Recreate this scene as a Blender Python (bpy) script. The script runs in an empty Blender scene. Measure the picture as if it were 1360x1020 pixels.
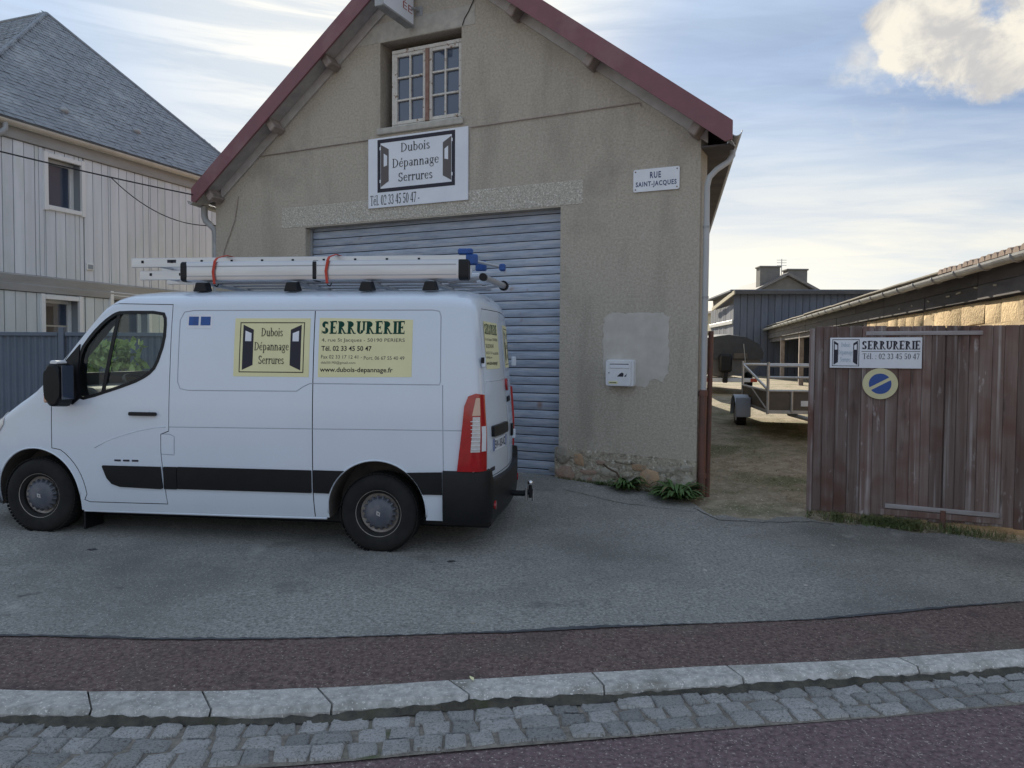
import bpy, bmesh, math, random
import numpy as np
from mathutils import Vector, Matrix, Quaternion
random.seed(7)
R = math.radians
scene = bpy.context.scene
COL = scene.collection

# ------------------------------------------------------------------ camera
cam_data = bpy.data.cameras.new('camera')
cam_data.sensor_width = 36.0
cam_data.lens = 27.0
cam_data.clip_start = 0.05
cam_data.clip_end = 3000
cam = bpy.data.objects.new('camera', cam_data)
COL.objects.link(cam)
cam.matrix_world = (Matrix.Translation((0, 0, 1.723))
                    @ Matrix.Rotation(R(90) - math.atan(38 / 1020), 4, 'X')
                    @ Matrix.Rotation(0.0061, 4, 'Z'))
scene.camera = cam

# ------------------------------------------------------------------ sky, sun, exposure
SUN_AZ, SUN_EL = R(-9.5), R(27.5)
world = bpy.data.worlds.new('World')
scene.world = world
world.use_nodes = True


def build_world():
    nt = world.node_tree
    N, L = nt.nodes, nt.links
    N.clear()
    out = N.new('ShaderNodeOutputWorld')
    bg = N.new('ShaderNodeBackground')
    bg.inputs['Strength'].default_value = 0.05
    sky = N.new('ShaderNodeTexSky')
    sky.sky_type = 'NISHITA'
    sky.sun_disc = False
    sky.sun_elevation = SUN_EL
    sky.sun_rotation = SUN_AZ
    sky.air_density = 0.6
    sky.dust_density = 0.3
    sky.ozone_density = 2.5
    tc = N.new('ShaderNodeTexCoord')
    sep = N.new('ShaderNodeSeparateXYZ')
    L.new(tc.outputs['Generated'], sep.inputs[0])

    def math_(op, a, b=None, c=None, clamp=False):
        n = N.new('ShaderNodeMath')
        n.operation = op
        n.use_clamp = clamp
        for i, v in enumerate((a, b, c)):
            if v is None:
                continue
            if isinstance(v, (int, float)):
                n.inputs[i].default_value = v
            else:
                L.new(v, n.inputs[i])
        return n.outputs[0]

    def ramp(v, lo, hi):
        n = N.new('ShaderNodeMapRange')
        n.interpolation_type = 'SMOOTHSTEP'
        L.new(v, n.inputs[0])
        n.inputs[1].default_value = lo
        n.inputs[2].default_value = hi
        return n.outputs[0]
    zc = math_('ADD', math_('MAXIMUM', sep.outputs[2], 0.0), 0.10)
    px = math_('DIVIDE', sep.outputs[0], zc)
    py = math_('DIVIDE', sep.outputs[1], zc)
    comb = N.new('ShaderNodeCombineXYZ')
    L.new(px, comb.inputs[0])
    L.new(py, comb.inputs[1])

    def noise(scale, detail, rough, vec, scl=(1, 1, 1), rot=0.0, dist=0.0, off=(0, 0, 0)):
        mp = N.new('ShaderNodeMapping')
        L.new(vec, mp.inputs[0])
        mp.inputs['Scale'].default_value = scl
        mp.inputs['Rotation'].default_value = (0, 0, rot)
        mp.inputs['Location'].default_value = off
        n = N.new('ShaderNodeTexNoise')
        n.inputs['Scale'].default_value = scale
        n.inputs['Detail'].default_value = detail
        n.inputs['Roughness'].default_value = rough
        n.inputs['Distortion'].default_value = dist
        L.new(mp.outputs[0], n.inputs['Vector'])
        return n.outputs['Fac']
    # thin streaky high cloud, everywhere in the sky
    n1 = noise(0.55, 7, 0.62, comb.outputs[0], (0.55, 1.5, 1), 0.35, 0.6, (3.1, 1.7, 0))
    n2 = noise(1.6, 6, 0.6, comb.outputs[0], (0.5, 1.8, 1), 0.5, 0.8, (8.0, 4.0, 0))
    veil = math_('ADD', math_('MULTIPLY', n1, 0.66), math_('MULTIPLY', n2, 0.34))
    base = ramp(veil, 0.36, 0.64)
    low = math_('SUBTRACT', 1.0, ramp(sep.outputs[2], 0.05, 0.36))
    # a wide blue break in the veil, as seen over the yard
    gv = N.new('ShaderNodeVectorMath')
    gv.operation = 'DOT_PRODUCT'
    L.new(tc.outputs['Generated'], gv.inputs[0])
    gv.inputs[1].default_value = Vector((0.52, 1.0, 0.40)).normalized()
    gap = ramp(gv.outputs['Value'], 0.885, 0.975)
    gap = math_('MULTIPLY', gap, math_('MULTIPLY_ADD', base, -0.40, 1.0))
    gap = math_('MULTIPLY', gap, math_('SUBTRACT', 1.0, low))
    veil = math_('MULTIPLY_ADD', base, 0.42, 0.58)
    veil = math_('MULTIPLY', veil, math_('MULTIPLY_ADD', gap, -0.97, 1.0), clamp=True)
    veil = math_('ADD', veil, math_('MULTIPLY', low, 0.25), clamp=True)
    # the veil is brightest around the sun (forward scattering)
    sund = Vector((math.sin(SUN_AZ) * math.cos(SUN_EL), math.cos(SUN_AZ) * math.cos(SUN_EL), math.sin(SUN_EL)))
    dot = N.new('ShaderNodeVectorMath')
    dot.operation = 'DOT_PRODUCT'
    L.new(tc.outputs['Generated'], dot.inputs[0])
    dot.inputs[1].default_value = sund
    near = ramp(dot.outputs['Value'], 0.72, 1.0)
    near2 = ramp(dot.outputs['Value'], 0.93, 1.0)
    veil = math_('ADD', veil, math_('MULTIPLY', near, 0.55), clamp=True)
    # cumulus heaps: a cell pattern of clouds
    dirv = N.new('ShaderNodeVectorMath')
    dirv.operation = 'NORMALIZE'
    L.new(tc.outputs['Generated'], dirv.inputs[0])
    cdir = Vector((0.605, 1.0, 0.452)).normalized()
    dd = N.new('ShaderNodeVectorMath')
    dd.operation = 'DOT_PRODUCT'
    L.new(dirv.outputs[0], dd.inputs[0])
    dd.inputs[1].default_value = cdir
    blob = math_('MULTIPLY_ADD', ramp(dd.outputs['Value'], 0.9885, 0.9975), 1.5, -0.75)
    cn = noise(8.5, 12, 0.62, dirv.outputs[0], (1, 1, 1.25), 0, 0.12, (1.3, 0.2, 0.55))
    cum = math_('ADD', math_('MULTIPLY', blob, 0.50), math_('MULTIPLY', cn, 1.15))
    cum = ramp(cum, 0.74, 0.90)
    # a small wisp beside it
    dw = N.new('ShaderNodeVectorMath')
    dw.operation = 'DOT_PRODUCT'
    L.new(dirv.outputs[0], dw.inputs[0])
    dw.inputs[1].default_value = Vector((0.462, 1.0, 0.345)).normalized()
    wisp = math_('MULTIPLY', ramp(dw.outputs['Value'], 0.9978, 0.9998), ramp(cn, 0.46, 0.66))
    cum = math_('MAXIMUM', cum, math_('MULTIPLY', wisp, 0.7))
    cn2 = noise(16.0, 6, 0.6, dirv.outputs[0], (1, 1, 1.3), 0, 0.3, (0.3, 0.9, 0.1))

    def col(c):
        n = N.new('ShaderNodeRGB')
        n.outputs[0].default_value = (*c, 1)
        return n.outputs[0]

    def mix(f, a, b):
        n = N.new('ShaderNodeMix')
        n.data_type = 'RGBA'
        L.new(f, n.inputs[0])
        L.new(a, n.inputs[6])
        L.new(b, n.inputs[7])
        return n.outputs[2]
    stv = N.new('ShaderNodeCombineXYZ')
    L.new(math_('ARCTAN2', sep.outputs[0], sep.outputs[1]), stv.inputs[0])
    L.new(math_('MULTIPLY', sep.outputs[2], 11.0), stv.inputs[1])
    st1 = noise(2.6, 7, 0.6, stv.outputs[0], (1, 1, 1), 0.12, 0.5, (2.2, 0.7, 0))
    streak = ramp(st1, 0.40, 0.62)
    veilcol = mix(low, col((6.3, 7.7, 9.8)), col((9.3, 9.1, 8.1)))
    veilcol = mix(near2, veilcol, col((12.0, 11.6, 10.4)))
    veilcol = mix(math_('MULTIPLY', streak, 0.55), veilcol, col((5.4, 6.6, 8.1)))
    hz = math_('SUBTRACT', 1.0, ramp(sep.outputs[2], 0.02, 0.26))
    hz = math_('MULTIPLY', hz, ramp(dot.outputs['Value'], 0.55, 0.95))
    veilcol = mix(math_('MULTIPLY', hz, 0.8), veilcol, col((15.0, 13.8, 11.2)))
    c = mix(math_('MULTIPLY', veil, 0.95), sky.outputs[0], veilcol)
    cumcol = mix(ramp(cn2, 0.34, 0.60), col((6.6, 6.4, 6.2)), col((10.6, 9.9, 8.4)))
    c = mix(math_('MULTIPLY', cum, 0.93), c, cumcol)
    L.new(c, bg.inputs['Color'])
    L.new(bg.outputs[0], out.inputs[0])


build_world()
sun_data = bpy.data.lights.new('sun', 'SUN')
sun_data.energy = 4.5
sun_data.angle = R(0.6)
sun_data.color = (1.0, 0.90, 0.74)
sun = bpy.data.objects.new('sun', sun_data)
COL.objects.link(sun)
_sd = Vector((math.sin(SUN_AZ) * math.cos(SUN_EL), math.cos(SUN_AZ) * math.cos(SUN_EL), math.sin(SUN_EL)))
sun.rotation_euler = _sd.to_track_quat('Z', 'Y').to_euler()
sun.location = (0, 0, 30)

vs = scene.view_settings
vs.view_transform = 'Standard'
vs.look = 'None'
vs.exposure = 0.95
vs.gamma = 1.0
vs.use_curve_mapping = False
scene.render.engine = 'CYCLES'
scene.cycles.use_denoising = True
scene.cycles.max_bounces = 8


# ------------------------------------------------------------------ materials
MATS = {}


def material(name, c1, c2=None, scale=8.0, detail=5, lo=0.35, hi=0.65, rough=0.7, metal=0.0, bump=0.0, bscale=None,
             bdist=0.004, stretch=(1, 1, 1), rnd=0.0, c3=None, s3=2.0, lo3=0.5, hi3=0.7, coat=0.0, spec=0.5, st3=(1, 1, 1),
             c4=None, s4=40, lo4=0.6, hi4=0.66, rough2=None, bdetail=4, coords='Object', extra=()):
    if name in MATS:
        return MATS[name]
    m = bpy.data.materials.new(name)
    m.use_nodes = True
    nt = m.node_tree
    N, L = nt.nodes, nt.links
    b = N['Principled BSDF']
    b.inputs['Roughness'].default_value = rough
    b.inputs['Metallic'].default_value = metal
    b.inputs['Specular IOR Level'].default_value = spec
    b.inputs['Coat Weight'].default_value = coat
    b.inputs['Coat Roughness'].default_value = 0.06
    tc = N.new('ShaderNodeTexCoord')
    vec = tc.outputs[coords]
    oi = None
    if rnd:
        oi = N.new('ShaderNodeObjectInfo')
        ad = N.new('ShaderNodeVectorMath')
        ad.operation = 'MULTIPLY_ADD'
        L.new(oi.outputs['Random'], ad.inputs[0])
        ad.inputs[1].default_value = (17.3, 9.1, 23.7)
        L.new(vec, ad.inputs[2])
        vec = ad.outputs[0]

    def noise(sc, det, st):
        mp = N.new('ShaderNodeMapping')
        mp.inputs['Scale'].default_value = st
        L.new(vec, mp.inputs[0])
        n = N.new('ShaderNodeTexNoise')
        n.inputs['Scale'].default_value = sc
        n.inputs['Detail'].default_value = det
        n.inputs['Roughness'].default_value = 0.6
        L.new(mp.outputs[0], n.inputs['Vector'])
        return n.outputs['Fac']

    def mr(v, a, bb, ta=0.0, tb=1.0):
        n = N.new('ShaderNodeMapRange')
        L.new(v, n.inputs[0])
        n.inputs[1].default_value = a
        n.inputs[2].default_value = bb
        n.inputs[3].default_value = ta
        n.inputs[4].default_value = tb
        return n.outputs[0]

    def mixc(f, a, bb):
        n = N.new('ShaderNodeMix')
        n.data_type = 'RGBA'
        L.new(f, n.inputs[0])
        for i, v in ((6, a), (7, bb)):
            if isinstance(v, tuple):
                n.inputs[i].default_value = (*v, 1)
            else:
                L.new(v, n.inputs[i])
        return n.outputs[2]
    c = c1
    if c2 is not None:
        f = mr(noise(scale, detail, stretch), lo, hi)
        c = mixc(f, c1, c2)
        if rough2 is not None:
            L.new(mr(noise(scale, detail, stretch), lo, hi, rough, rough2), b.inputs['Roughness'])
    if c3 is not None:
        c = mixc(mr(noise(s3, 5, st3), lo3, hi3), c, c3)
    if c4 is not None:
        c = mixc(mr(noise(s4, 2, (1, 1, 1)), lo4, hi4), c, c4)
    for ec, es, elo, ehi, est in extra:
        c = mixc(mr(noise(es, 7, est), elo, ehi), c, ec)
    if rnd:
        hsv = N.new('ShaderNodeHueSaturation')
        L.new(mr(oi.outputs['Random'], 0, 1, 1 - rnd, 1 + rnd), hsv.inputs['Value'])
        if isinstance(c, tuple):
            hsv.inputs['Color'].default_value = (*c, 1)
        else:
            L.new(c, hsv.inputs['Color'])
        c = hsv.outputs[0]
    if isinstance(c, tuple):
        b.inputs['Base Color'].default_value = (*c, 1)
    else:
        L.new(c, b.inputs['Base Color'])
    if bump:
        bn = N.new('ShaderNodeBump')
        bn.inputs['Strength'].default_value = bump
        bn.inputs['Distance'].default_value = bdist
        L.new(noise(bscale or scale * 3, bdetail, stretch), bn.inputs['Height'])
        L.new(bn.outputs[0], b.inputs['Normal'])
    MATS[name] = m
    return m


def glass(name, tint, rough=0.0, mixf=0.75, body=None):
    """thin glazing: see-through tint plus mirror reflection (or an opaque dark body)"""
    if name in MATS:
        return MATS[name]
    m = bpy.data.materials.new(name)
    m.use_nodes = True
    N, L = m.node_tree.nodes, m.node_tree.links
    N.clear()
    out = N.new('ShaderNodeOutputMaterial')
    tr = N.new('ShaderNodeBsdfTransparent')
    tr.inputs[0].default_value = (*tint, 1)
    gl = N.new('ShaderNodeBsdfGlossy')
    gl.inputs['Roughness'].default_value = rough
    gl.inputs['Color'].default_value = (0.95, 0.97, 1, 1)
    fr = N.new('ShaderNodeFresnel')
    fr.inputs['IOR'].default_value = mixf
    mx = N.new('ShaderNodeMixShader')
    geo = N.new('ShaderNodeNewGeometry')
    sb = N.new('ShaderNodeMath')
    sb.operation = 'SUBTRACT'
    sb.use_clamp = True
    L.new(fr.outputs[0], sb.inputs[0])
    L.new(geo.outputs['Backfacing'], sb.inputs[1])
    L.new(sb.outputs[0], mx.inputs[0])
    L.new(tr.outputs[0], mx.inputs[1])
    L.new(gl.outputs[0], mx.inputs[2])
    L.new(mx.outputs[0], out.inputs[0])
    MATS[name] = m
    return m


# ------------------------------------------------------------------ mesh helpers
def link(o, parent=None):
    COL.objects.link(o)
    if parent is not None:
        o.parent = parent
    return o


def mesh_data(name, verts, faces, mat=None, smooth=False, sharp=None):
    me = bpy.data.meshes.new(name)
    me.from_pydata([tuple(v) for v in verts], [], [tuple(f) for f in faces])
    me.update()
    if mat is not None:
        me.materials.append(mat)
    if smooth:
        me.polygons.foreach_set('use_smooth', [True] * len(me.polygons))
        if sharp:
            me.set_sharp_from_angle(angle=R(sharp))
    return me


def bm_data(bm, name, mat=None, smooth=False, sharp=None):
    bmesh.ops.recalc_face_normals(bm, faces=bm.faces)
    me = bpy.data.meshes.new(name)
    bm.to_mesh(me)
    bm.free()
    if mat is not None:
        me.materials.append(mat)
    if smooth:
        me.polygons.foreach_set('use_smooth', [True] * len(me.polygons))
        if sharp:
            me.set_sharp_from_angle(angle=R(sharp))
    return me


def add(name, me, parent=None, loc=None, rot=None, scale=None):
    o = bpy.data.objects.new(name, me)
    link(o, parent)
    if loc is not None:
        o.location = loc
    if rot is not None:
        o.rotation_euler = rot
    if scale is not None:
        o.scale = scale
    return o


def tag(o, label=None, cat=None, group=None, kind=None):
    if label:
        o['label'] = label
    if cat:
        o['category'] = cat
    if group:
        o['group'] = group
    if kind:
        o['kind'] = kind
    return o


def empty(name, loc=(0, 0, 0), rz=0.0, **kw):
    o = bpy.data.objects.new(name, None)
    o.empty_display_size = 0.2
    COL.objects.link(o)
    o.location = loc
    o.rotation_euler = (0, 0, rz)
    return tag(o, **kw)


def box_bm(bm, c, s, bev=0.0, rot=None, seg=1):
    m = Matrix.Translation(c)
    if rot is not None:
        m = m @ (rot if isinstance(rot, Matrix) else Matrix.Rotation(rot, 4, 'Z'))
    r = bmesh.ops.create_cube(bm, size=1.0, matrix=m @ Matrix.Diagonal((*s, 1)))
    if bev:
        es = {e for v in r['verts'] for e in v.link_edges}
        bmesh.ops.bevel(bm, geom=list(es), offset=bev, segments=seg, affect='EDGES', profile=0.5)


def box(name, c, s, mat, parent=None, bev=0.0, rot=None, seg=1, smooth=False):
    """a box whose object origin is its centre"""
    bm = bmesh.new()
    box_bm(bm, (0, 0, 0), s, bev, None, seg)
    me = bm_data(bm, name, mat, smooth, 40)
    o = add(name, me, parent, c)
    if rot is not None:
        if isinstance(rot, Matrix):
            o.rotation_euler = rot.to_euler()
        else:
            o.rotation_euler = (0, 0, rot)
    return o


def tube_vf(path, r, n=8, closed=False, radii=None):
    path = [Vector(p) for p in path]
    V, F = [], []
    k = len(path)
    up = Vector((0, 0, 1))
    prev = None
    for i, p in enumerate(path):
        a = path[i - 1] if (i > 0 or closed) else p
        b = path[(i + 1) % k] if (i < k - 1 or closed) else p
        d = (b - a).normalized()
        if prev is None:
            ref = up if abs(d.z) < 0.9 else Vector((1, 0, 0))
            x = d.cross(ref).normalized()
        else:
            x = (prev - d * prev.dot(d)).normalized()
        prev = x
        y = d.cross(x)
        rr = radii[i] if radii else r
        for j in range(n):
            t = 2 * math.pi * j / n
            V.append(p + (x * math.cos(t) + y * math.sin(t)) * rr)
    for i in range(k if closed else k - 1):
        for j in range(n):
            a = i * n + j
            b = i * n + (j + 1) % n
            c = ((i + 1) % k) * n + (j + 1) % n
            d = ((i + 1) % k) * n + j
            F.append((a, b, c, d))
    if not closed:
        F.append(tuple(range(n))[::-1])
        F.append(tuple((k - 1) * n + j for j in range(n)))
    return V, F


def tube(name, path, r, mat, parent=None, n=8, closed=False, smooth=True, radii=None):
    V, F = tube_vf(path, r, n, closed, radii)
    return add(name, mesh_data(name, V, F, mat, smooth, 50), parent)


def merge(*vfs):
    V, F = [], []
    for v, f in vfs:
        o = len(V)
        V += list(v)
        F += [tuple(i + o for i in q) for q in f]
    return V, F


def prism_vf(poly, f0, f1):
    """closed prism from a polygon; f0/f1 map (a,b) to the two end faces"""
    n = len(poly)
    V = [f0(*p) for p in poly] + [f1(*p) for p in poly]
    F = [tuple(range(n)), tuple(range(2 * n - 1, n - 1, -1))]
    F += [(i, n + i, n + (i + 1) % n, (i + 1) % n) for i in range(n)]
    return V, F


def fix_normals(me):
    bm = bmesh.new()
    bm.from_mesh(me)
    bmesh.ops.recalc_face_normals(bm, faces=bm.faces)
    bm.to_mesh(me)
    bm.free()
    return me


def prism(name, poly, f0, f1, mat, parent=None, bev=0.0):
    V, F = prism_vf(poly, f0, f1)
    bm = bmesh.new()
    vs_ = [bm.verts.new(v) for v in V]
    for f in F:
        bm.faces.new([vs_[i] for i in f])
    if bev:
        bmesh.ops.bevel(bm, geom=list(bm.edges), offset=bev, segments=1, affect='EDGES')
    return add(name, bm_data(bm, name, mat), parent)


def lathe_vf(prof, n=32, axis='y', loop=False):
    """prof: list of (r, h); revolve about the axis"""
    V, F = [], []
    for r, h in prof:
        for j in range(n):
            t = 2 * math.pi * j / n
            a, b = r * math.cos(t), r * math.sin(t)
            V.append((a, h, b) if axis == 'y' else (a, b, h))
    k = len(prof)
    for i in range(k - 1):
        for j in range(n):
            F.append((i * n + j, i * n + (j + 1) % n, (i + 1) * n + (j + 1) % n, (i + 1) * n + j))
    if loop:
        for j in range(n):
            F.append(((k - 1) * n + j, (k - 1) * n + (j + 1) % n, (j + 1) % n, j))
        return V, F
    F.append(tuple(range(n))[::-1])
    F.append(tuple((k - 1) * n + j for j in range(n)))
    return V, F


def boolean(target_me, cutters, op='DIFFERENCE'):
    """apply exact booleans; cutters are meshes; returns a new mesh"""
    t = bpy.data.objects.new('tmp_target', target_me)
    COL.objects.link(t)
    tmp = [t]
    for c in cutters:
        o = bpy.data.objects.new('tmp_cutter', c)
        COL.objects.link(o)
        tmp.append(o)
        md = t.modifiers.new('b', 'BOOLEAN')
        md.operation = op
        md.object = o
        md.solver = 'EXACT'
        md.use_self = True
        md.material_mode = 'TRANSFER'
    dg = bpy.context.evaluated_depsgraph_get()
    dg.update()
    me = bpy.data.meshes.new_from_object(t.evaluated_get(dg), depsgraph=dg)
    for o in tmp:
        bpy.data.objects.remove(o)
    return me


def copy_tree(o, parent=None):
    c = o.copy()
    COL.objects.link(c)
    c.parent = parent
    for ch in o.children:
        copy_tree(ch, c)
    return c


def jitter(r):
    return random.uniform(-r, r)


# ------------------------------------------------------------------ lettering
def text_mesh(body, bold=0.0, space=1.0):
    cu = bpy.data.curves.new('t', 'FONT')
    cu.body = body
    cu.size = 1.0
    cu.offset = bold
    cu.space_character = space
    cu.resolution_u = 3
    o = bpy.data.objects.new('t', cu)
    COL.objects.link(o)
    dg = bpy.context.evaluated_depsgraph_get()
    dg.update()
    me = bpy.data.meshes.new_from_object(o.evaluated_get(dg), depsgraph=dg)
    V = np.array([v.co[:2] for v in me.vertices])
    F = [tuple(p.vertices) for p in me.polygons]
    bpy.data.objects.remove(o)
    bpy.data.meshes.remove(me)
    return V, F


def text_polys(body, x, y, w, h, bold=0.0, space=1.0):
    """sans lettering fitted to a box; list of (verts, faces)"""
    V, F = text_mesh(body, bold, space)
    lo, hi = V.min(0), V.max(0)
    V = (V - lo) / (hi - lo) * np.array([w, h]) + np.array([x, y])
    return [(V.tolist(), F)]


def ring(cx, cy, rx, ry, tx, ty, a0, a1, n=14):
    pts_o, pts_i = [], []
    for i in range(n + 1):
        a = R(a0 + (a1 - a0) * i / n)
        pts_o.append((cx + rx * math.cos(a), cy + ry * math.sin(a)))
        pts_i.append((cx + (rx - tx) * math.cos(a), cy + (ry - ty) * math.sin(a)))
    V = pts_o + pts_i
    m = n + 1
    return V, [(i, i + 1, m + i + 1, m + i) for i in range(n)]


def quad(x0, y0, x1, y1):
    return [(x0, y0), (x1, y0), (x1, y1), (x0, y1)], [(0, 1, 2, 3)]


def serif_glyph(ch, sw=0.085, th=0.03):
    xh, cap, dsc = 0.46, 0.68, -0.22
    g = []

    def stem(x, y0, y1, st='', sb='', w=sw):
        g.append(quad(x, y0, x + w, y1))
        e = 0.055
        for s, yy in ((st, y1 - th), (sb, y0)):
            if s:
                g.append(quad(x - (e if 'l' in s else 0), yy, x + w + (e if 'r' in s else 0), yy + th))
    if ch == 'D':
        stem(.09, 0, cap, 'l', 'l')
        g.append(ring(.17, cap / 2, .46, cap / 2, sw * 1.1, th, -90, 90))
        return g, .70
    if ch == 'u':
        stem(.08, .1, xh, 'l', '')
        stem(.37, 0, xh, 'l', 'r')
        g.append(ring(.23, .15, .15, .15, sw * .8, .06, 180, 330))
        return g, .54
    if ch in 'bp':
        if ch == 'b':
            stem(.08, 0.02, .70, 'l', '')
        else:
            stem(.08, dsc, xh, 'l', 'lr')
        g.append(ring(.26, xh / 2, .22, xh / 2, sw, th * 1.2, -140, 140))
        return g, .54
    if ch == 'o':
        g.append(ring(.25, xh / 2, .22, xh / 2, sw, th, 0, 360, 24))
        return g, .51
    if ch in 'il':
        stem(.09, 0, xh if ch == 'i' else .70, 'l', 'lr')
        if ch == 'i':
            g.append(ring(.13, .62, .055, .055, .054, .054, 0, 360, 10))
        return g, .28
    if ch in 's':
        g.append(ring(.19, .345, .15, .115, sw * .85, .05, 20, 265))
        g.append(ring(.19, .115, .16, .115, sw * .85, .05, -160, 90))
        return g, .40
    if ch == 'S':
        g.append(ring(.27, .50, .21, .18, sw * 1.1, .05, 15, 262))
        g.append(ring(.27, .175, .22, .175, sw * 1.1, .05, -165, 95))
        g.append(quad(.43, .48, .455, .68))
        g.append(quad(.05, 0, .075, .2))
        return g, .56
    if ch in 'eéc':
        g.append(ring(.24, xh / 2, .21, xh / 2, sw, th, 25 if ch != 'c' else 40, 325))
        if ch != 'c':
            g.append(quad(.10, .25, .44, .28))
        if ch == 'é':
            g.append(([(.20, .53), (.26, .53), (.36, .68), (.27, .68)], [(0, 1, 2, 3)]))
        return g, .47
    if ch == 'a':
        g.append(ring(.20, .13, .15, .13, sw * .9, th, 0, 360, 18))
        stem(.30, .03, .34, '', 'r')
        g.append(ring(.23, .33, .155, .13, sw, th, 0, 155))
        return g, .47
    if ch == 'n':
        stem(.08, 0, xh, 'l', 'lr')
        stem(.37, 0, .33, '', 'lr')
        g.append(ring(.30, .31, .155, .15, sw, .05, 0, 170))
        return g, .56
    if ch == 'g':
        g.append(ring(.23, .29, .17, .17, sw * .9, th, 0, 360, 18))
        g.append(ring(.24, -.08, .20, .14, sw * .6, th * 1.3, 0, 360, 18))
        g.append(quad(.12, .05, .38, .10))
        g.append(quad(.34, .40, .48, .44))
        return g, .50
    if ch == 'r':
        stem(.08, 0, xh, 'l', 'lr')
        g.append(ring(.28, .32, .14, .13, .06, .06, 40, 165))
        g.append(ring(.345, .39, .05, .05, .049, .049, 0, 360, 10))
        return g, .40
    if ch == 'E':
        stem(.09, 0, cap, 'l', 'l')
        for y in (0, cap / 2 - th / 2, cap - th):
            g.append(quad(.17, y, .50 if abs(y - .325) > .05 else .40, y + th * 1.3))
        g.append(quad(.47, 0, .51, .17))
        g.append(quad(.47, cap - .16, .51, cap))
        g.append(quad(.37, .25, .41, .43))
        return g, .57
    if ch == 'R':
        stem(.09, 0, cap, 'l', 'lr')
        g.append(ring(.20, .51, .27, .17, sw, th * 1.2, -90, 90))
        g.append(([(.24, .34), (.34, .34), (.58, 0), (.46, 0)], [(0, 1, 2, 3)]))
        g.append(quad(.46, 0, .63, th))
        return g, .64
    if ch == 'U':
        stem(.09, .18, cap, 'lr', '')
        stem(.47, .18, cap, 'lr', '', sw * .7)
        g.append(ring(.31, .2, .22, .2, sw, .05, 180, 360))
        return g, .66
    if ch == 'I':
        stem(.10, 0, cap, 'lr', 'lr')
        return g, .32
    if ch == 'T':
        stem(.25, 0, cap, '', 'lr')
        g.append(quad(.04, cap - th, .56, cap))
        g.append(quad(.04, cap - .15, .075, cap))
        g.append(quad(.525, cap - .15, .56, cap))
        return g, .58
    if ch in '.:':
        g.append(ring(.12, .05, .05, .05, .049, .049, 0, 360, 10))
        if ch == ':':
            g.append(ring(.12, .38, .05, .05, .049, .049, 0, 360, 10))
        return g, .25
    if ch == '0':
        g.append(ring(.24, cap / 2, .20, cap / 2, sw, th, 0, 360, 24))
        return g, .48
    if ch == '2':
        g.append(ring(.23, .49, .19, .19, sw, .05, -35, 165))
        g.append(([(.05, .0), (.13, .07), (.40, .42), (.33, .36)], [(0, 1, 2, 3)]))
        g.append(quad(.05, 0, .44, .07))
        return g, .48
    if ch == '3':
        g.append(ring(.22, .51, .17, .17, sw, .045, -80, 160))
        g.append(ring(.22, .18, .19, .18, sw, .05, -160, 85))
        return g, .48
    if ch == '4':
        g.append(quad(.28, 0, .28 + sw, cap))
        g.append(quad(.03, .16, .46, .21))
        g.append(([(.03, .20), (.09, .20), (.33, cap), (.28, cap)], [(0, 1, 2, 3)]))
        return g, .48
    if ch == '5':
        g.append(quad(.10, cap - .07, .42, cap))
        g.append(quad(.09, .36, .125, cap - .03))
        g.append(ring(.22, .21, .20, .21, sw, .05, -150, 130))
        return g, .48
    if ch == '7':
        g.append(quad(.05, cap - .07, .44, cap))
        g.append(([(.14, 0), (.23, 0), (.44, cap - .05), (.38, cap - .05)], [(0, 1, 2, 3)]))
        return g, .48
    if ch == '-':
        g.append(quad(.05, .2, .25, .26))
        return g, .30
    return g, .25


def serif_polys(body, x, y, w, h, sw=0.085, th=0.03, hfit=(0, .68), gap=0.0):
    items, adv = [], 0.0
    for ch in body:
        g, a = serif_glyph(ch, sw, th)
        for v, f in g:
            items.append(([(px + adv, py) for px, py in v], f))
        adv += a + gap
    sx = w / adv
    sy = h / (hfit[1] - hfit[0])
    return [([(x + px * sx, y + (py - hfit[0]) * sy) for px, py in v], f) for v, f in items]


def print_on(name, polys, F, mat, parent, off0=0.0, sub=None):
    """flat print: polygons mapped by F(x, y, offset); each piece a hair above the last so no two faces coincide"""
    V, FA = [], []
    if sub:
        out = []
        for v, f in polys:
            for q in f:
                out.append(subdiv_poly([v[i] for i in q], *sub))
        polys = out
    for k, (v, f) in enumerate(polys):
        o = len(V)
        off = off0 + (k % 7) * 0.00012
        V += [F(px, py, off) for px, py in v]
        FA += [tuple(i + o for i in q) for q in f]
    return add(name, mesh_data(name, V, FA, mat), parent)


def subdiv_poly(poly, du, dz):
    """triangulate a polygon and slice it on a grid so that it can follow a curved surface"""
    bm = bmesh.new()
    bm.faces.new([bm.verts.new((p[0], p[1], 0)) for p in poly])
    xs = [p[0] for p in poly]
    ys = [p[1] for p in poly]
    for lo, hi, st, ax in ((min(xs), max(xs), du, 0), (min(ys), max(ys), dz, 1)):
        k = math.floor(lo / st) + 1
        while k * st < hi - 1e-6:
            co = [0, 0, 0]
            no = [0, 0, 0]
            co[ax] = k * st
            no[ax] = 1
            bmesh.ops.bisect_plane(bm, geom=bm.verts[:] + bm.edges[:] + bm.faces[:], plane_co=co, plane_no=no)
            k += 1
    bm.verts.index_update()
    V = [tuple(v.co[:2]) for v in bm.verts]
    F = [tuple(v.index for v in f.verts) for f in bm.faces]
    bm.free()
    return V, F


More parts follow.
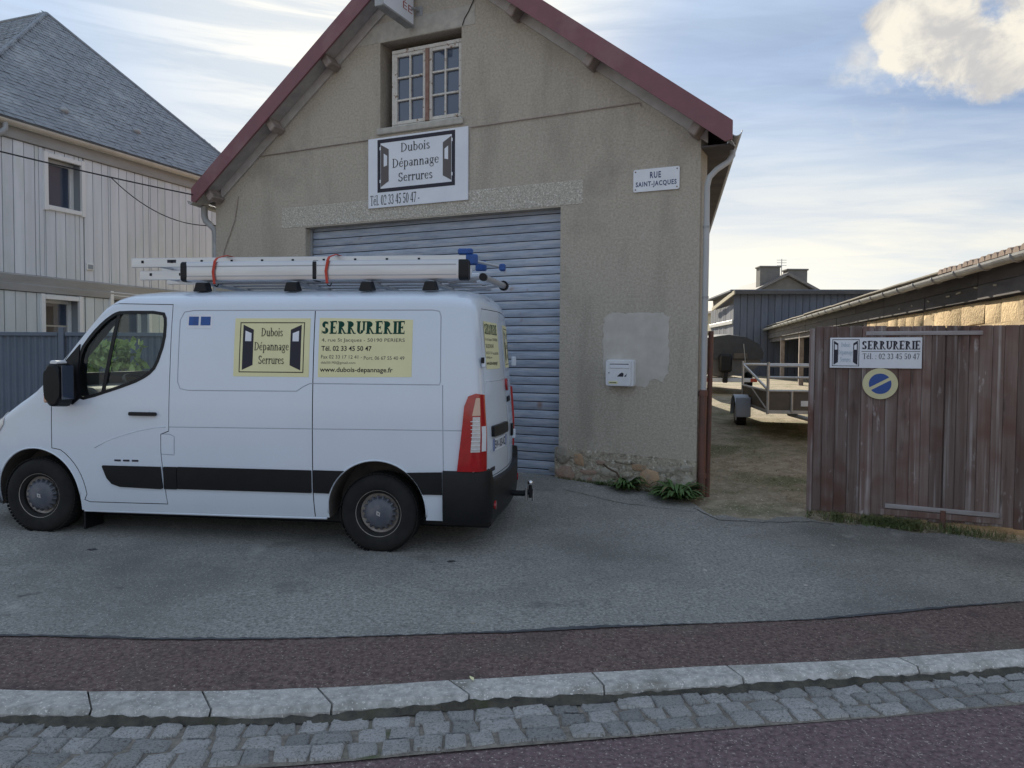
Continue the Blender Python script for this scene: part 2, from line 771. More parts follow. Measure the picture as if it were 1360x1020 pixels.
def sheet_solid(V2, F2, F, th, off):
    """closed thin solid that follows F(x,y,offset)"""
    n = len(V2)
    V = [F(x, y, off + th) for x, y in V2] + [F(x, y, off) for x, y in V2]
    edges = {}
    for f in F2:
        for i in range(len(f)):
            a, b = f[i], f[(i + 1) % len(f)]
            edges.setdefault((min(a, b), max(a, b)), []).append((a, b))
    FA = [tuple(f) for f in F2] + [tuple(i + n for i in f[::-1]) for f in F2]
    for k, es in edges.items():
        if len(es) == 1:
            a, b = es[0]
            FA.append((b, a, a + n, b + n))
    return V, FA


def rect(x0, y0, x1, y1):
    return [(x0, y0), (x1, y0), (x1, y1), (x0, y1)]


def rrect(x0, y0, x1, y1, r, n=4):
    P = []
    for cx, cy, a in ((x1 - r, y1 - r, 0), (x0 + r, y1 - r, 90), (x0 + r, y0 + r, 180), (x1 - r, y0 + r, 270)):
        for i in range(n + 1):
            t = R(a + 90 * i / n)
            P.append((cx + r * math.cos(t), cy + r * math.sin(t)))
    return P


def ring_polys(outer, inner):
    n = len(outer)
    return list(outer) + list(inner), [(i, (i + 1) % n, n + (i + 1) % n, n + i) for i in range(n)]


# ------------------------------------------------------------------ materials used
M_plaster = material('roughcast_plaster', (0.355, 0.318, 0.262), (0.515, 0.470, 0.398), 34, 8, .30, .70, rough=.95, bump=.9, bscale=55, bdist=.010,
                     c3=(0.275, 0.248, 0.208), s3=1.1, lo3=.50, hi3=.82, st3=(1.8, 1.8, .5), c4=(0.64, 0.585, 0.50), s4=70, lo4=.60, hi4=.74,
                     extra=(((0.24, 0.22, 0.19), .55, .56, .78, (1, 1, 1)), ((0.50, 0.47, 0.42), 2.2, .62, .80, (1, 1, .6))))
M_patch = material('smooth_render', (0.55, 0.525, 0.485), (0.47, 0.44, 0.395), 5, 8, .35, .65, rough=.9, bump=.4, bscale=50, bdist=.004, c3=(.46, .42, .36), s3=3, lo3=.55, hi3=.75)
M_lintel = material('granular_concrete', (0.32, 0.298, 0.255), (0.58, 0.545, 0.475), 42, 8, .36, .64, rough=.95, bump=1.0, bscale=60, bdist=.012,
                    c4=(0.80, 0.77, 0.70), s4=70, lo4=.56, hi4=.66)
M_concrete = material('old_concrete', (0.374, 0.357, 0.323), (0.493, 0.476, 0.425), 9, 6, rough=.95, bump=.4, bscale=60)
M_red = material('red_bargeboard_paint', (0.225, 0.090, 0.105), (0.185, 0.080, 0.092), 5, 5, rough=.6, bump=.15, bscale=30,
                 c3=(.25, .145, .15), s3=2.2, lo3=.5, hi3=.75)
M_soffit = material('grey_board', (0.345, 0.330, 0.323), (0.450, 0.435, 0.420), 6, 5, rough=.8, bump=.2, bscale=40)
M_trim = material('pale_trim_board', (0.50, 0.48, 0.46), (0.40, 0.38, 0.36), 6, 5, rough=.8)
M_roofsheet = material('dark_roof_sheet', (0.12, 0.08, 0.08), (0.16, 0.11, 0.10), 4, 5, rough=.8)
M_timber = material('weathered_timber', (0.240, 0.203, 0.180), (0.360, 0.300, 0.270), 8, 6, rough=.9, bump=.5, bscale=30, rnd=.15)
M_slat = material('galvanised_slat', (0.252, 0.300, 0.384), (0.432, 0.492, 0.600), 5, 8, .3, .7, rough=.6, metal=.15, bump=.25, bscale=50, rnd=.16, stretch=(.8, 1, 5),
                  c3=(0.480, 0.492, 0.516), s3=7, lo3=.50, hi3=.70, st3=(.35, 1, 5), c4=(0.30, 0.19, 0.145), s4=3.0, lo4=.69, hi4=.78)
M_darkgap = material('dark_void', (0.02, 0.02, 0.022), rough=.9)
M_zinc = material('zinc', (0.308, 0.315, 0.322), (0.406, 0.420, 0.427), 6, 5, rough=.6, metal=.3)
M_pvc = material('grey_pvc', (0.462, 0.469, 0.476), (0.378, 0.385, 0.385), 5, 5, rough=.5, stretch=(1, 1, .3))
M_castiron = material('rusty_cast_iron', (0.161, 0.070, 0.049), (0.112, 0.063, 0.053), 9, 5, rough=.7, bump=.2, bscale=60)
M_winwhite = material('flaking_white_paint', (0.62, 0.60, 0.56), (0.48, 0.45, 0.40), 14, 6, .42, .75, rough=.6, bump=.2, bscale=60, c4=(.26, .17, .12), s4=18, lo4=.62, hi4=.68)
M_brownwood = material('bare_brown_wood', (0.21, 0.11, 0.085), (0.30, 0.20, 0.16), 12, 6, rough=.8, bump=.3, bscale=50)
M_pane = material('window_pane', (0.055, 0.075, 0.12), rough=.04, spec=1.0)
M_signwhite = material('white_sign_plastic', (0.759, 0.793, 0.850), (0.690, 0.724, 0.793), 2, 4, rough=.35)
M_ink = material('dark_grey_ink', (0.012, 0.013, 0.018), rough=.6, spec=.2)
M_shutter_ink = material('slate_ink', (0.040, 0.038, 0.052), rough=.6, spec=.2)
M_taupe = material('taupe_ink', (0.10, 0.085, 0.085), rough=.5)
M_blueink = material('navy_enamel', (0.02, 0.04, 0.13), rough=.3)
M_green = material('green_ink', (0.004, 0.055, 0.038), rough=.6, spec=.2)
M_yellow = material('pale_yellow_vinyl', (0.80, 0.765, 0.44), (0.76, 0.72, 0.41), 3, 4, rough=.4)
M_redink = material('faded_red_ink', (0.35, 0.10, 0.10), rough=.5)
M_paleblueink = material('faded_blue_ink', (0.30, 0.42, 0.50), rough=.5)
M_mailbox = material('mailbox_enamel', (0.748, 0.770, 0.792), (0.660, 0.682, 0.715), 6, 5, rough=.35)
M_enamel = material('white_enamel', (0.759, 0.793, 0.850), (0.690, 0.713, 0.759), 5, 5, rough=.2, coat=.3)
M_steel = material('dull_steel', (0.38, 0.39, 0.40), (0.30, 0.31, 0.32), 10, 4, rough=.4, metal=.8)
M_chrome = material('bright_steel', (0.75, 0.75, 0.76), rough=.15, metal=1.0)
M_asphalt = material('old_grey_asphalt', (0.145, 0.142, 0.134), (0.39, 0.382, 0.352), 44, 9, .33, .67, rough=.9, bump=1.0, bscale=55, bdist=.012, bdetail=4,
                     c3=(0.150, 0.148, 0.138), s3=.42, lo3=.46, hi3=.66, c4=(0.58, 0.57, 0.52), s4=85, lo4=.61, hi4=.72,
                     extra=(((0.085, 0.085, 0.083), .9, .60, .76, (1, 1.6, 1)), ((0.40, 0.39, 0.36), 1.3, .63, .80, (1.5, 1, 1)), ((0.10, 0.098, 0.092), 3.6, .66, .74, (1, 1, 1))))
M_redtar = material('red_brown_tarmac', (0.068, 0.040, 0.037), (0.205, 0.145, 0.128), 36, 9, .33, .68, rough=.92, bump=1.0, bscale=55, bdist=.012, bdetail=4,
                    c3=(.120, .108, .085), s3=1.0, lo3=.52, hi3=.72, c4=(0.44, 0.37, 0.32), s4=66, lo4=.62, hi4=.72,
                    extra=(((0.06, 0.045, 0.043), 1.6, .58, .74, (1, 1, 1)), ((0.19, 0.16, 0.14), 2.4, .64, .78, (1, 1, 1))))
M_roadtar = material('purple_red_asphalt', (0.089, 0.055, 0.060), (0.234, 0.163, 0.166), 38, 8, .33, .68, rough=.92, bump=1.0, bscale=60, bdist=.012, bdetail=4,
                     c4=(0.528, 0.444, 0.408), s4=66, lo4=.61, hi4=.72)
M_bitumen = material('bitumen_joint', (0.052, 0.053, 0.060), (0.091, 0.094, 0.099), 6, 6, rough=.85, bump=.4, bscale=90)
M_dirt = material('mossy_gravel', (0.225, 0.186, 0.128), (0.392, 0.341, 0.254), 7, 9, .32, .68, rough=1, bump=1.0, bscale=40, bdist=.016,
                  c3=(0.138, 0.142, 0.075), s3=1.1, lo3=.47, hi3=.64, c4=(0.580, 0.522, 0.420), s4=34, lo4=.60, hi4=.72)
M_sand = material('gutter_dirt', (0.138, 0.124, 0.106), (0.276, 0.246, 0.204), 30, 8, .35, .65, rough=1, bump=1.0, bscale=50, bdist=.01, c3=(0.102, 0.114, 0.060), s3=2.2, lo3=.58, hi3=.72)
M_kerb = material('granite_kerb', (0.319, 0.309, 0.289), (0.590, 0.572, 0.537), 24, 9, .32, .68, rough=.85, bump=1.0, bscale=36, bdist=.010, rnd=.12,
                  c3=(0.236, 0.224, 0.195), s3=3.6, lo3=.50, hi3=.72, c4=(0.779, 0.755, 0.708), s4=70, lo4=.60, hi4=.70)
M_cobble = material('granite_sett', (0.384, 0.378, 0.378), (0.602, 0.589, 0.570), 20, 9, .3, .7, rough=.8, bump=1.0, bscale=30, bdist=.02, rnd=.25,
                    c3=(0.205, 0.192, 0.166), s3=12, lo3=.50, hi3=.66, c4=(0.819, 0.806, 0.781), s4=70, lo4=.58, hi4=.7)
M_board = material('old_gate_board', (0.115, 0.072, 0.062), (0.225, 0.175, 0.160), 6, 9, .30, .64, rough=.9, bump=.8, bscale=30, rnd=.24, stretch=(3.0, 1, .12),
                   c3=(0.46, 0.435, 0.43), s3=4.2, lo3=.54, hi3=.76, st3=(4.5, 1, .10), c4=(.135, .070, .056), s4=2.2, lo4=.48, hi4=.72,
                   extra=(((0.42, 0.39, 0.385), 7, .63, .74, (1.6, 1, .5)), ((0.06, 0.045, 0.04), 5, .62, .76, (2, 1, .35))))
M_paleboard = material('pale_bare_batten', (0.413, 0.396, 0.404), (0.281, 0.248, 0.248), 9, 6, rough=.9, bump=.4, bscale=40, stretch=(.3, 1, 2))
M_clad = material('pale_grey_cladding', (0.779, 0.796, 0.832), (0.661, 0.678, 0.708), 3, 7, .3, .7, rough=.8, bump=.3, bscale=30, rnd=.05, stretch=(3, 3, .2),
                  c3=(0.590, 0.625, 0.578), s3=1.6, lo3=.50, hi3=.78, st3=(1.5, 1.5, .5))
M_cladwall = material('cladding_backing', (0.12, 0.12, 0.125), rough=.9)
M_clad_low = material('pale_green_grey_cladding', (0.704, 0.735, 0.735), (0.623, 0.654, 0.644), 3, 6, .3, .7, rough=.8, bump=.2, bscale=30, rnd=.07, stretch=(2, 2, .25))
M_band = material('grey_flashing', (0.405, 0.398, 0.390), (0.330, 0.323, 0.307), 3, 5, rough=.7, stretch=(.4, .4, 2))
M_slate = material('blue_grey_slate', (0.178, 0.198, 0.222), (0.284, 0.310, 0.341), 9, 6, .3, .7, rough=.6, bump=.3, bscale=30, c3=(0.370, 0.396, 0.416), s3=1.6, lo3=.56, hi3=.78)
M_frame = material('white_upvc', (0.814, 0.814, 0.803), rough=.35)
M_reveal = material('grey_reveal', (0.30, 0.33, 0.36), rough=.6)
M_creamgutter = material('cream_gutter', (0.616, 0.560, 0.476), (0.504, 0.462, 0.392), 3, 4, rough=.5)
M_fence = material('anthracite_fence', (0.090, 0.117, 0.158), (0.108, 0.135, 0.180), 3, 4, rough=.5)
M_wire = material('black_cable', (0.015, 0.015, 0.017), rough=.6)
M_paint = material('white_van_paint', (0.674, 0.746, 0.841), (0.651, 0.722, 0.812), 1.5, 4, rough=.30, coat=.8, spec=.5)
M_black = material('black_plastic', (0.007, 0.008, 0.010), (0.010, 0.011, 0.013), 6, 4, rough=.45, spec=.3)
M_seam = material('panel_gap_shadow_rubber', (0.012, 0.012, 0.014), rough=.8)
M_groove = material('groove_shade_grey', (0.46, 0.50, 0.56), rough=.7)  # darker grey painted into pressed lines and seams to stand for their shade
M_interior = material('cab_plastic', (0.11, 0.11, 0.115), (0.14, 0.14, 0.145), 8, 4, rough=.75)
M_seat = material('seat_cloth', (0.05, 0.05, 0.06), (0.07, 0.07, 0.08), 30, 4, rough=.95)
M_archliner = material('arch_liner', (0.140, 0.119, 0.105), (0.077, 0.070, 0.066), 6, 5, rough=.9)
M_tyre = material('tyre_rubber', (0.012, 0.012, 0.013), (0.022, 0.0215, 0.021), 6, 5, rough=.85, bump=.2, bscale=60, spec=.3)
M_rim = material('steel_rim', (0.50, 0.46, 0.42), (0.34, 0.30, 0.27), 12, 5, rough=.5, metal=.2)
M_hub = material('dark_hub_cap', (0.064, 0.074, 0.099), (0.112, 0.118, 0.136), 7, 6, rough=.5, c3=(0.160, 0.160, 0.176), s3=9, lo3=.56, hi3=.75)
M_tailred = material('red_lens', (0.42, 0.012, 0.015), (0.34, 0.010, 0.012), 20, 2, rough=.12, coat=.5)
M_tailwhite = material('clear_lens', (0.62, 0.60, 0.58), (0.50, 0.49, 0.49), 30, 2, rough=.15, coat=.6)
M_tailamber = material('peach_lens', (0.62, 0.40, 0.30), rough=.15, coat=.6)
M_alu = material('brushed_aluminium', (0.60, 0.61, 0.63), (0.54, 0.55, 0.57), 20, 4, rough=.38, metal=.75, stretch=(.1, 1, 1))
M_aludark = material('weathered_aluminium', (0.42, 0.43, 0.45), rough=.45, metal=.7)
M_strap = material('orange_red_strap', (0.50, 0.06, 0.035), rough=.8)
M_bluecap = material('blue_rubber', (0.015, 0.09, 0.34), (0.02, 0.07, 0.25), 20, 3, rough=.5)
M_carglass = glass('green_car_glass', (0.955, 0.985, 0.97), 0.0, 1.42)
M_leaf = material('weed_leaf', (0.058, 0.124, 0.033), (0.098, 0.169, 0.052), 12, 3, rough=.55)
M_grass = material('grass_blade', (0.065, 0.111, 0.033), (0.156, 0.156, 0.065), 2, 3, rough=.7)
M_withered = material('withered_leaf', (0.20, 0.15, 0.07), (0.12, 0.09, 0.05), 12, 3, rough=.8)
M_dry = material('dry_stem', (0.09, 0.06, 0.04), rough=.9)
M_limestone = material('lime_rubble_mortar', (0.483, 0.437, 0.345), (0.310, 0.270, 0.207), 9, 9, .3, .7, rough=.95, bump=1.0, bscale=30, bdist=.03,
                       c3=(0.230, 0.207, 0.161), s3=16, lo3=.50, hi3=.64, c4=(0.644, 0.609, 0.540), s4=22, lo4=.58, hi4=.68)
M_stone_a = material('ochre_stone', (0.42, 0.285, 0.175), (0.34, 0.24, 0.16), 11, 8, rough=.95, bump=1.0, bscale=34, bdist=.015, rnd=.15, c3=(.24, .215, .17), s3=9, lo3=.52, hi3=.68)
M_stone_b = material('grey_stone', (0.42, 0.385, 0.32), (0.33, 0.30, 0.255), 11, 8, rough=.95, bump=1.0, bscale=34, bdist=.015, rnd=.15, c3=(.24, .215, .17), s3=9, lo3=.52, hi3=.68)
M_stone_c = material('red_brown_stone', (0.30, 0.20, 0.155), (0.36, 0.27, 0.21), 11, 8, rough=.95, bump=1.0, bscale=34, bdist=.015, rnd=.15, c3=(.24, .215, .17), s3=9, lo3=.52, hi3=.68)
M_warmstone = material('warm_limestone', (0.62, 0.47, 0.265), (0.48, 0.35, 0.19), 8, 8, .3, .7, rough=.95, bump=1.0, bscale=24, bdist=.02, rnd=.07,
                       c3=(.40, .29, .17), s3=5, lo3=.52, hi3=.7)
M_warmmortar = material('warm_mortar', (0.522, 0.406, 0.246), (0.420, 0.319, 0.189), 9, 6, rough=1, bump=.6, bscale=40)
M_darkplank = material('dark_plank', (0.072, 0.069, 0.072), (0.111, 0.104, 0.104), 5, 6, rough=.9, bump=.4, bscale=30, rnd=.2, stretch=(.4, 1, 2))
M_bluebarn = material('blue_black_boarding', (0.091, 0.105, 0.140), (0.126, 0.140, 0.175), 3, 6, rough=.8, rnd=.12, stretch=(2, 2, .3))
M_fibro = material('mossy_sheet_roof', (0.26, 0.24, 0.21), (0.20, 0.185, 0.15), 4, 6, rough=.95, bump=.4, bscale=30)
M_tile = material('clay_tile', (0.20, 0.14, 0.11), (0.27, 0.20, 0.155), 7, 6, rough=.9, bump=.5, bscale=30, rnd=.25)
M_tarp = material('black_tarpaulin', (0.028, 0.03, 0.035), (0.045, 0.047, 0.05), 6, 5, rough=.5, bump=.3, bscale=12, bdist=.02)
M_hull = material('grey_hull', (0.10, 0.10, 0.105), (0.14, 0.135, 0.13), 6, 4, rough=.4)
M_galv = material('galvanised_tube', (0.546, 0.546, 0.546), (0.442, 0.442, 0.442), 9, 4, rough=.5, metal=.5)
M_ply = material('brown_ply', (0.15, 0.125, 0.10), (0.11, 0.095, 0.08), 5, 5, rough=.8)
M_mudguard = material('grey_blue_mudguard', (0.336, 0.364, 0.420), rough=.45)
M_cream = material('cream_render', (0.46, 0.42, 0.31), (0.40, 0.37, 0.28), 4, 4, rough=.9)
M_farslate = material('far_slate', (0.16, 0.15, 0.15), (0.20, 0.19, 0.185), 3, 4, rough=.8)
M_chimney = material('far_chimney_render', (0.15, 0.145, 0.14), (0.19, 0.18, 0.17), 2, 4, rough=.9)
M_nopark_y = material('cream_sign_ring', (0.66, 0.62, 0.38), (0.60, 0.56, 0.34), 6, 4, rough=.5)
M_nopark_b = material('sign_blue', (0.02, 0.075, 0.30), rough=.4)

# ------------------------------------------------------------------ ground heights (metres)


def G(x, y):
    gx = np.interp(x, [-14, -4.3, -1.15, .5, 2.1, 3.2, 5, 12], [.13, .032, 0, -.012, -.08, -.075, -.075, -.08])
    gy = np.interp(y, [-60, 3.6, 6.6, 18, 30, 60], [-.13, -.13, 0, .855, 1.05, 1.3])
    return float(gx * np.interp(y, [3, 6], [.3, 1]) + gy)


KB = ([-14, -6, -2.752, -2.274, -1.627, -.981, -.232, .546, 1.404, 2.543, 3.256, 8, 14],
      [4.9, 4.25, 4.079, 4.073, 4.089, 4.147, 4.261, 4.375, 4.535, 4.718, 4.83, 5.55, 6.4])
KF = ([-14, -6, -2.54, -2.149, -1.54, -.931, -.22, .521, 1.339, 2.451, 3.144, 8, 14],
      [4.7, 4.05, 3.875, 3.860, 3.872, 3.938, 4.061, 4.178, 4.335, 4.535, 4.645, 5.36, 6.2])
LP = ([-14, -6, -3.215, -2.244, -1.136, .01, 1.451, 2.535, 3.858, 8, 14],
      [5.6, 4.95, 4.774, 4.735, 4.806, 4.919, 5.184, 5.414, 5.708, 6.6, 7.9])


def kb(x): return float(np.interp(x, *KB))
def kf(x): return float(np.interp(x, *KF))
def lp(x): return float(np.interp(x, *LP))


def cob_out(x): return kf(x) - float(np.interp(x, [-2, 3], [.43, .36]))


ROAD = -0.065


def strip(name, ylo, yhi, xs, ny, mat, dz, rough_edge=0.0, zf=None, **kw):
    V, F = [], []
    for i, x in enumerate(xs):
        a, b = ylo(x), yhi(x)
        for j in range(ny + 1):
            y = a + (b - a) * j / ny
            V.append((x, y, (zf or G)(x, y) + dz))
    for i in range(len(xs) - 1):
        for j in range(ny):
            p = i * (ny + 1) + j
            F.append((p, p + ny + 1, p + ny + 2, p + 1))
    return tag(add(name, mesh_data(name, V, F, mat, True)), **kw)


def build_ground():
    # base sheet to the horizon
    xs = sorted(set([-900, -300, -120, -60, -30] + list(np.arange(-20, 20.1, 1.0)) + [30, 60, 120, 300, 900]))
    ys = sorted(set([-900, -300, -100, -40, -20, -8, 0, 2, 3] + list(np.arange(3.4, 8, .2)) + list(np.arange(8, 40, 1.0)) + [60, 120, 300, 900]))
    V, F = [], []
    for x in xs:
        for y in ys:
            z = G(x, y) - .02
            if y < kb(x) - .02:
                z = -.34
            V.append((x, y, z))
    k = len(ys)
    for i in range(len(xs) - 1):
        for j in range(k - 1):
            a = i * k + j
            F.append((a, a + k, a + k + 1, a + 1))
    tag(add('ground', mesh_data('ground', V, F, M_dirt, True)), kind='structure',
        label='brown gravelly yard ground with moss behind the gate')
    xs = list(np.arange(-14, 14.01, .25))
    strip('road', lambda x: -40, lambda x: cob_out(x), xs, 40, M_roadtar, 0,
          zf=lambda x, y: G(x, cob_out(x)) + ROAD + .009, kind='structure', label='purple red asphalt road below the gutter')
    strip('pavement', lambda x: kb(x) - .01, lambda x: lp(x) + .02, xs, 4, M_redtar, 0.004, kind='structure',
          label='red brown tarmac pavement strip along the kerb')

    def top(x):
        return float(np.interp(x, [-14, -7.2, -5.0, -4.62, -4.6, 1.9, 2.02, 2.12, 2.5, 3.0, 3.3, 4.0, 5.0, 8, 14],
                               [10.2, 10.2, 10.2, 10.5, 11.9, 8.95, 8.75, 8.08, 7.98, 8.02, 7.86, 7.56, 7.14, 5.9, 8.2]))
    xs2 = sorted(set(list(np.arange(-14, 8.01, .2)) + list(np.arange(1.8, 3.6, .05))))
    strip('forecourt', lambda x: lp(x), lambda x: max(top(x) + (0.04 * math.sin(x * 9) + .03 * math.sin(x * 23) if x > 2.05 else 0), lp(x) + .02),
          xs2, 26, M_asphalt, 0.008, kind='structure', label='worn grey asphalt forecourt in front of the garage')
    strip('joint_strip', lambda x: lp(x) - .012 - .010 * math.sin(x * 3.1) + jitter(.007), lambda x: lp(x) + .010 + .014 * math.sin(x * 2.3 + 1) + jitter(.010), list(np.arange(-14, 14.01, .04)), 1,
          M_bitumen, 0.012, kind='structure', label='dark bitumen joint between forecourt and pavement')
    strip('gutter_bed', lambda x: cob_out(x) - .03, lambda x: kf(x) + .05, xs, 3, M_sand, 0,
          zf=lambda x, y: G(x, kf(x)) + ROAD + .002, kind='structure', label='dirt bed between the gutter setts')


build_ground()


def build_kerb():
    root = empty('kerb', (0, 4, 0), kind='structure')
    J = [-6.3, -5.55, -4.8, -4.1, -3.42, -2.78, -2.149, -1.54, -.931, -.22, .521, 1.339, 2.451, 3.35, 4.3, 5.2, 6.1]
    for a, b in zip(J[:-1], J[1:]):
        n = 5
        bm = bmesh.new()
        rows = []
        g = .006
        for i in range(n + 1):
            x = a + g + (b - a - 2 * g) * i / n
            skew = .085 * (1 if x < 0 else -.2)
            yf, yb = kf(x) + jitter(.003), kb(x - skew * .2)
            xb = x + (-.12 if x < .3 else -.05)
            yb = kb(xb)
            zt = G(x, yf) + .008 + jitter(.002)
            zb = G(x, yb) + .010 + jitter(.002)
            rows.append([bm.verts.new((x, yf - .012 + jitter(.003), zt - .20 - 0)), bm.verts.new((x, yf - .004, zt - .028)), bm.verts.new((x, yf + .022, zt)),
                         bm.verts.new((xb, yb - .012, zb)), bm.verts.new((xb, yb, zb - .012)), bm.verts.new((xb, yb, zb - .2))])
        for i in range(n):
            for j in range(5):
                bm.faces.new((rows[i][j], rows[i][j + 1], rows[i + 1][j + 1], rows[i + 1][j]))
        bm.faces.new(rows[0])
        bm.faces.new(rows[-1])
        me = bm_data(bm, 'kerb_stone', M_kerb, True, 35)
        c = Vector((0, 0, 0))
        for v in me.vertices:
            c += v.co
        c /= len(me.vertices)
        me.transform(Matrix.Translation(-c))
        add('kerb_stone', me, root, c - Vector((0, 4, 0)))


build_kerb()


def build_kerb_dirt():
    rn = random.Random(4)
    V, F = [], []
    xs = np.arange(-6, 6.01, .035)
    for i, x in enumerate(xs):
        z = G(x, kf(x))
        w = .030 + .016 * math.sin(x * 5.1) + rn.uniform(-.010, .012)
        h = .030 + .010 * math.sin(x * 3.3 + 2) + rn.uniform(-.008, .010)
        V += [(x, kf(x) - .012 - w, z + ROAD + .010), (x, kf(x) - .014 - w * .35, z + ROAD + .012 + h * .35), (x, kf(x) - .010, z + ROAD + .010 + h)]
        if i:
            o = 3 * i
            F += [(o - 3, o, o + 1, o - 2), (o - 2, o + 1, o + 2, o - 1)]
    tag(add('kerb_dirt', mesh_data('kerb_dirt', V, F, M_moss, True)), 'dark damp dirt and moss along the foot of the kerb', 'dirt', kind='stuff')


M_moss = material('damp_moss', (0.050, 0.047, 0.040), (0.105, 0.095, 0.075), 14, 8, rough=1, bump=1.0, bscale=60, bdist=.01, c3=(.065, .07, .035), s3=4, lo3=.58, hi3=.74)
build_kerb_dirt()


def build_cobbles():
    root = empty('cobbled_gutter', (0, 4, 0), kind='structure')
    variants = []
    for k in range(10):
        bm = bmesh.new()
        n = 7
        ring_ = []
        P = rrect(-.5, -.5, .5, .5, .09, 2)
        lev = [(-.12, 1.0), (-.010, 1.0), (-.002, .965), (0.002, .86), (.003, .45)]
        cj = [(jitter(.085), jitter(.085)) for _ in range(4)]
        off = [(cj[i // 3][0] + jitter(.012), cj[i // 3][1] + jitter(.012)) for i in range(len(P))]
        for z, s in lev:
            ring_.append([bm.verts.new(((p[0] + o[0]) * (s if s < 1 else 1) * .96, (p[1] + o[1]) * s * .96, z + jitter(.005))) for p, o in zip(P, off)])
        for a, b in zip(ring_[:-1], ring_[1:]):
            for i in range(len(P)):
                bm.faces.new((a[i], a[(i + 1) % len(P)], b[(i + 1) % len(P)], b[i]))
        c = bm.verts.new((jitter(.1), jitter(.1), .010 + jitter(.004)))
        t = ring_[-1]
        for i in range(len(P)):
            bm.faces.new((t[i], t[(i + 1) % len(P)], c))
        variants.append(bm_data(bm, 'cobble', M_cobble, True, 50))
    for row in range(3):
        x = -3.6 + row * .07
        while x < 4.3:
            w = random.choice((.12, .14, .15, .165, .18, .21))
            xm = x + w / 2
            slope = (kf(xm + .1) - kf(xm - .1)) / .2
            wid = (kf(xm) - cob_out(xm)) / 3
            y = kf(xm) - .012 - wid * (row + .5)
            skew = np.interp(xm, [-2.5, -.3, .6, 3], [.0, .25, .1, -.25])
            o = add('cobble', random.choice(variants), root,
                    (xm - skew * wid * (row - 1), y - 4 + jitter(.006), G(xm, kf(xm)) + ROAD + .012 + jitter(.006)),
                    (jitter(.05), jitter(.05), math.atan(slope) + random.choice((0, math.pi)) + jitter(.06)),
                    (w - .008, wid - .006, 1))
            x += w


build_cobbles()

# ------------------------------------------------------------------ the garage building
GC = Vector((2.126, 8.8, 0))
GA = R(-25)
Gt = Vector((math.cos(GA), math.sin(GA), 0))
Gn = Vector((-math.sin(GA), math.cos(GA), 0))


def gloc(s, y, z):
    return GC + Gt * s + Gn * y + Vector((0, 0, z))


GAR = empty('garage_building', GC, GA, label='beige roughcast gabled garage with red bargeboards and roller shutter', cat='building')
WL = -7.40           # left end of the facade
RS, RZ, SL = -3.56, 7.24, 0.755   # ridge position, ridge height, slope
SK = -0.238          # the side walls are not square to the facade: shift per metre of depth


def rooftop(s):
    return RZ - SL * abs(s - RS)


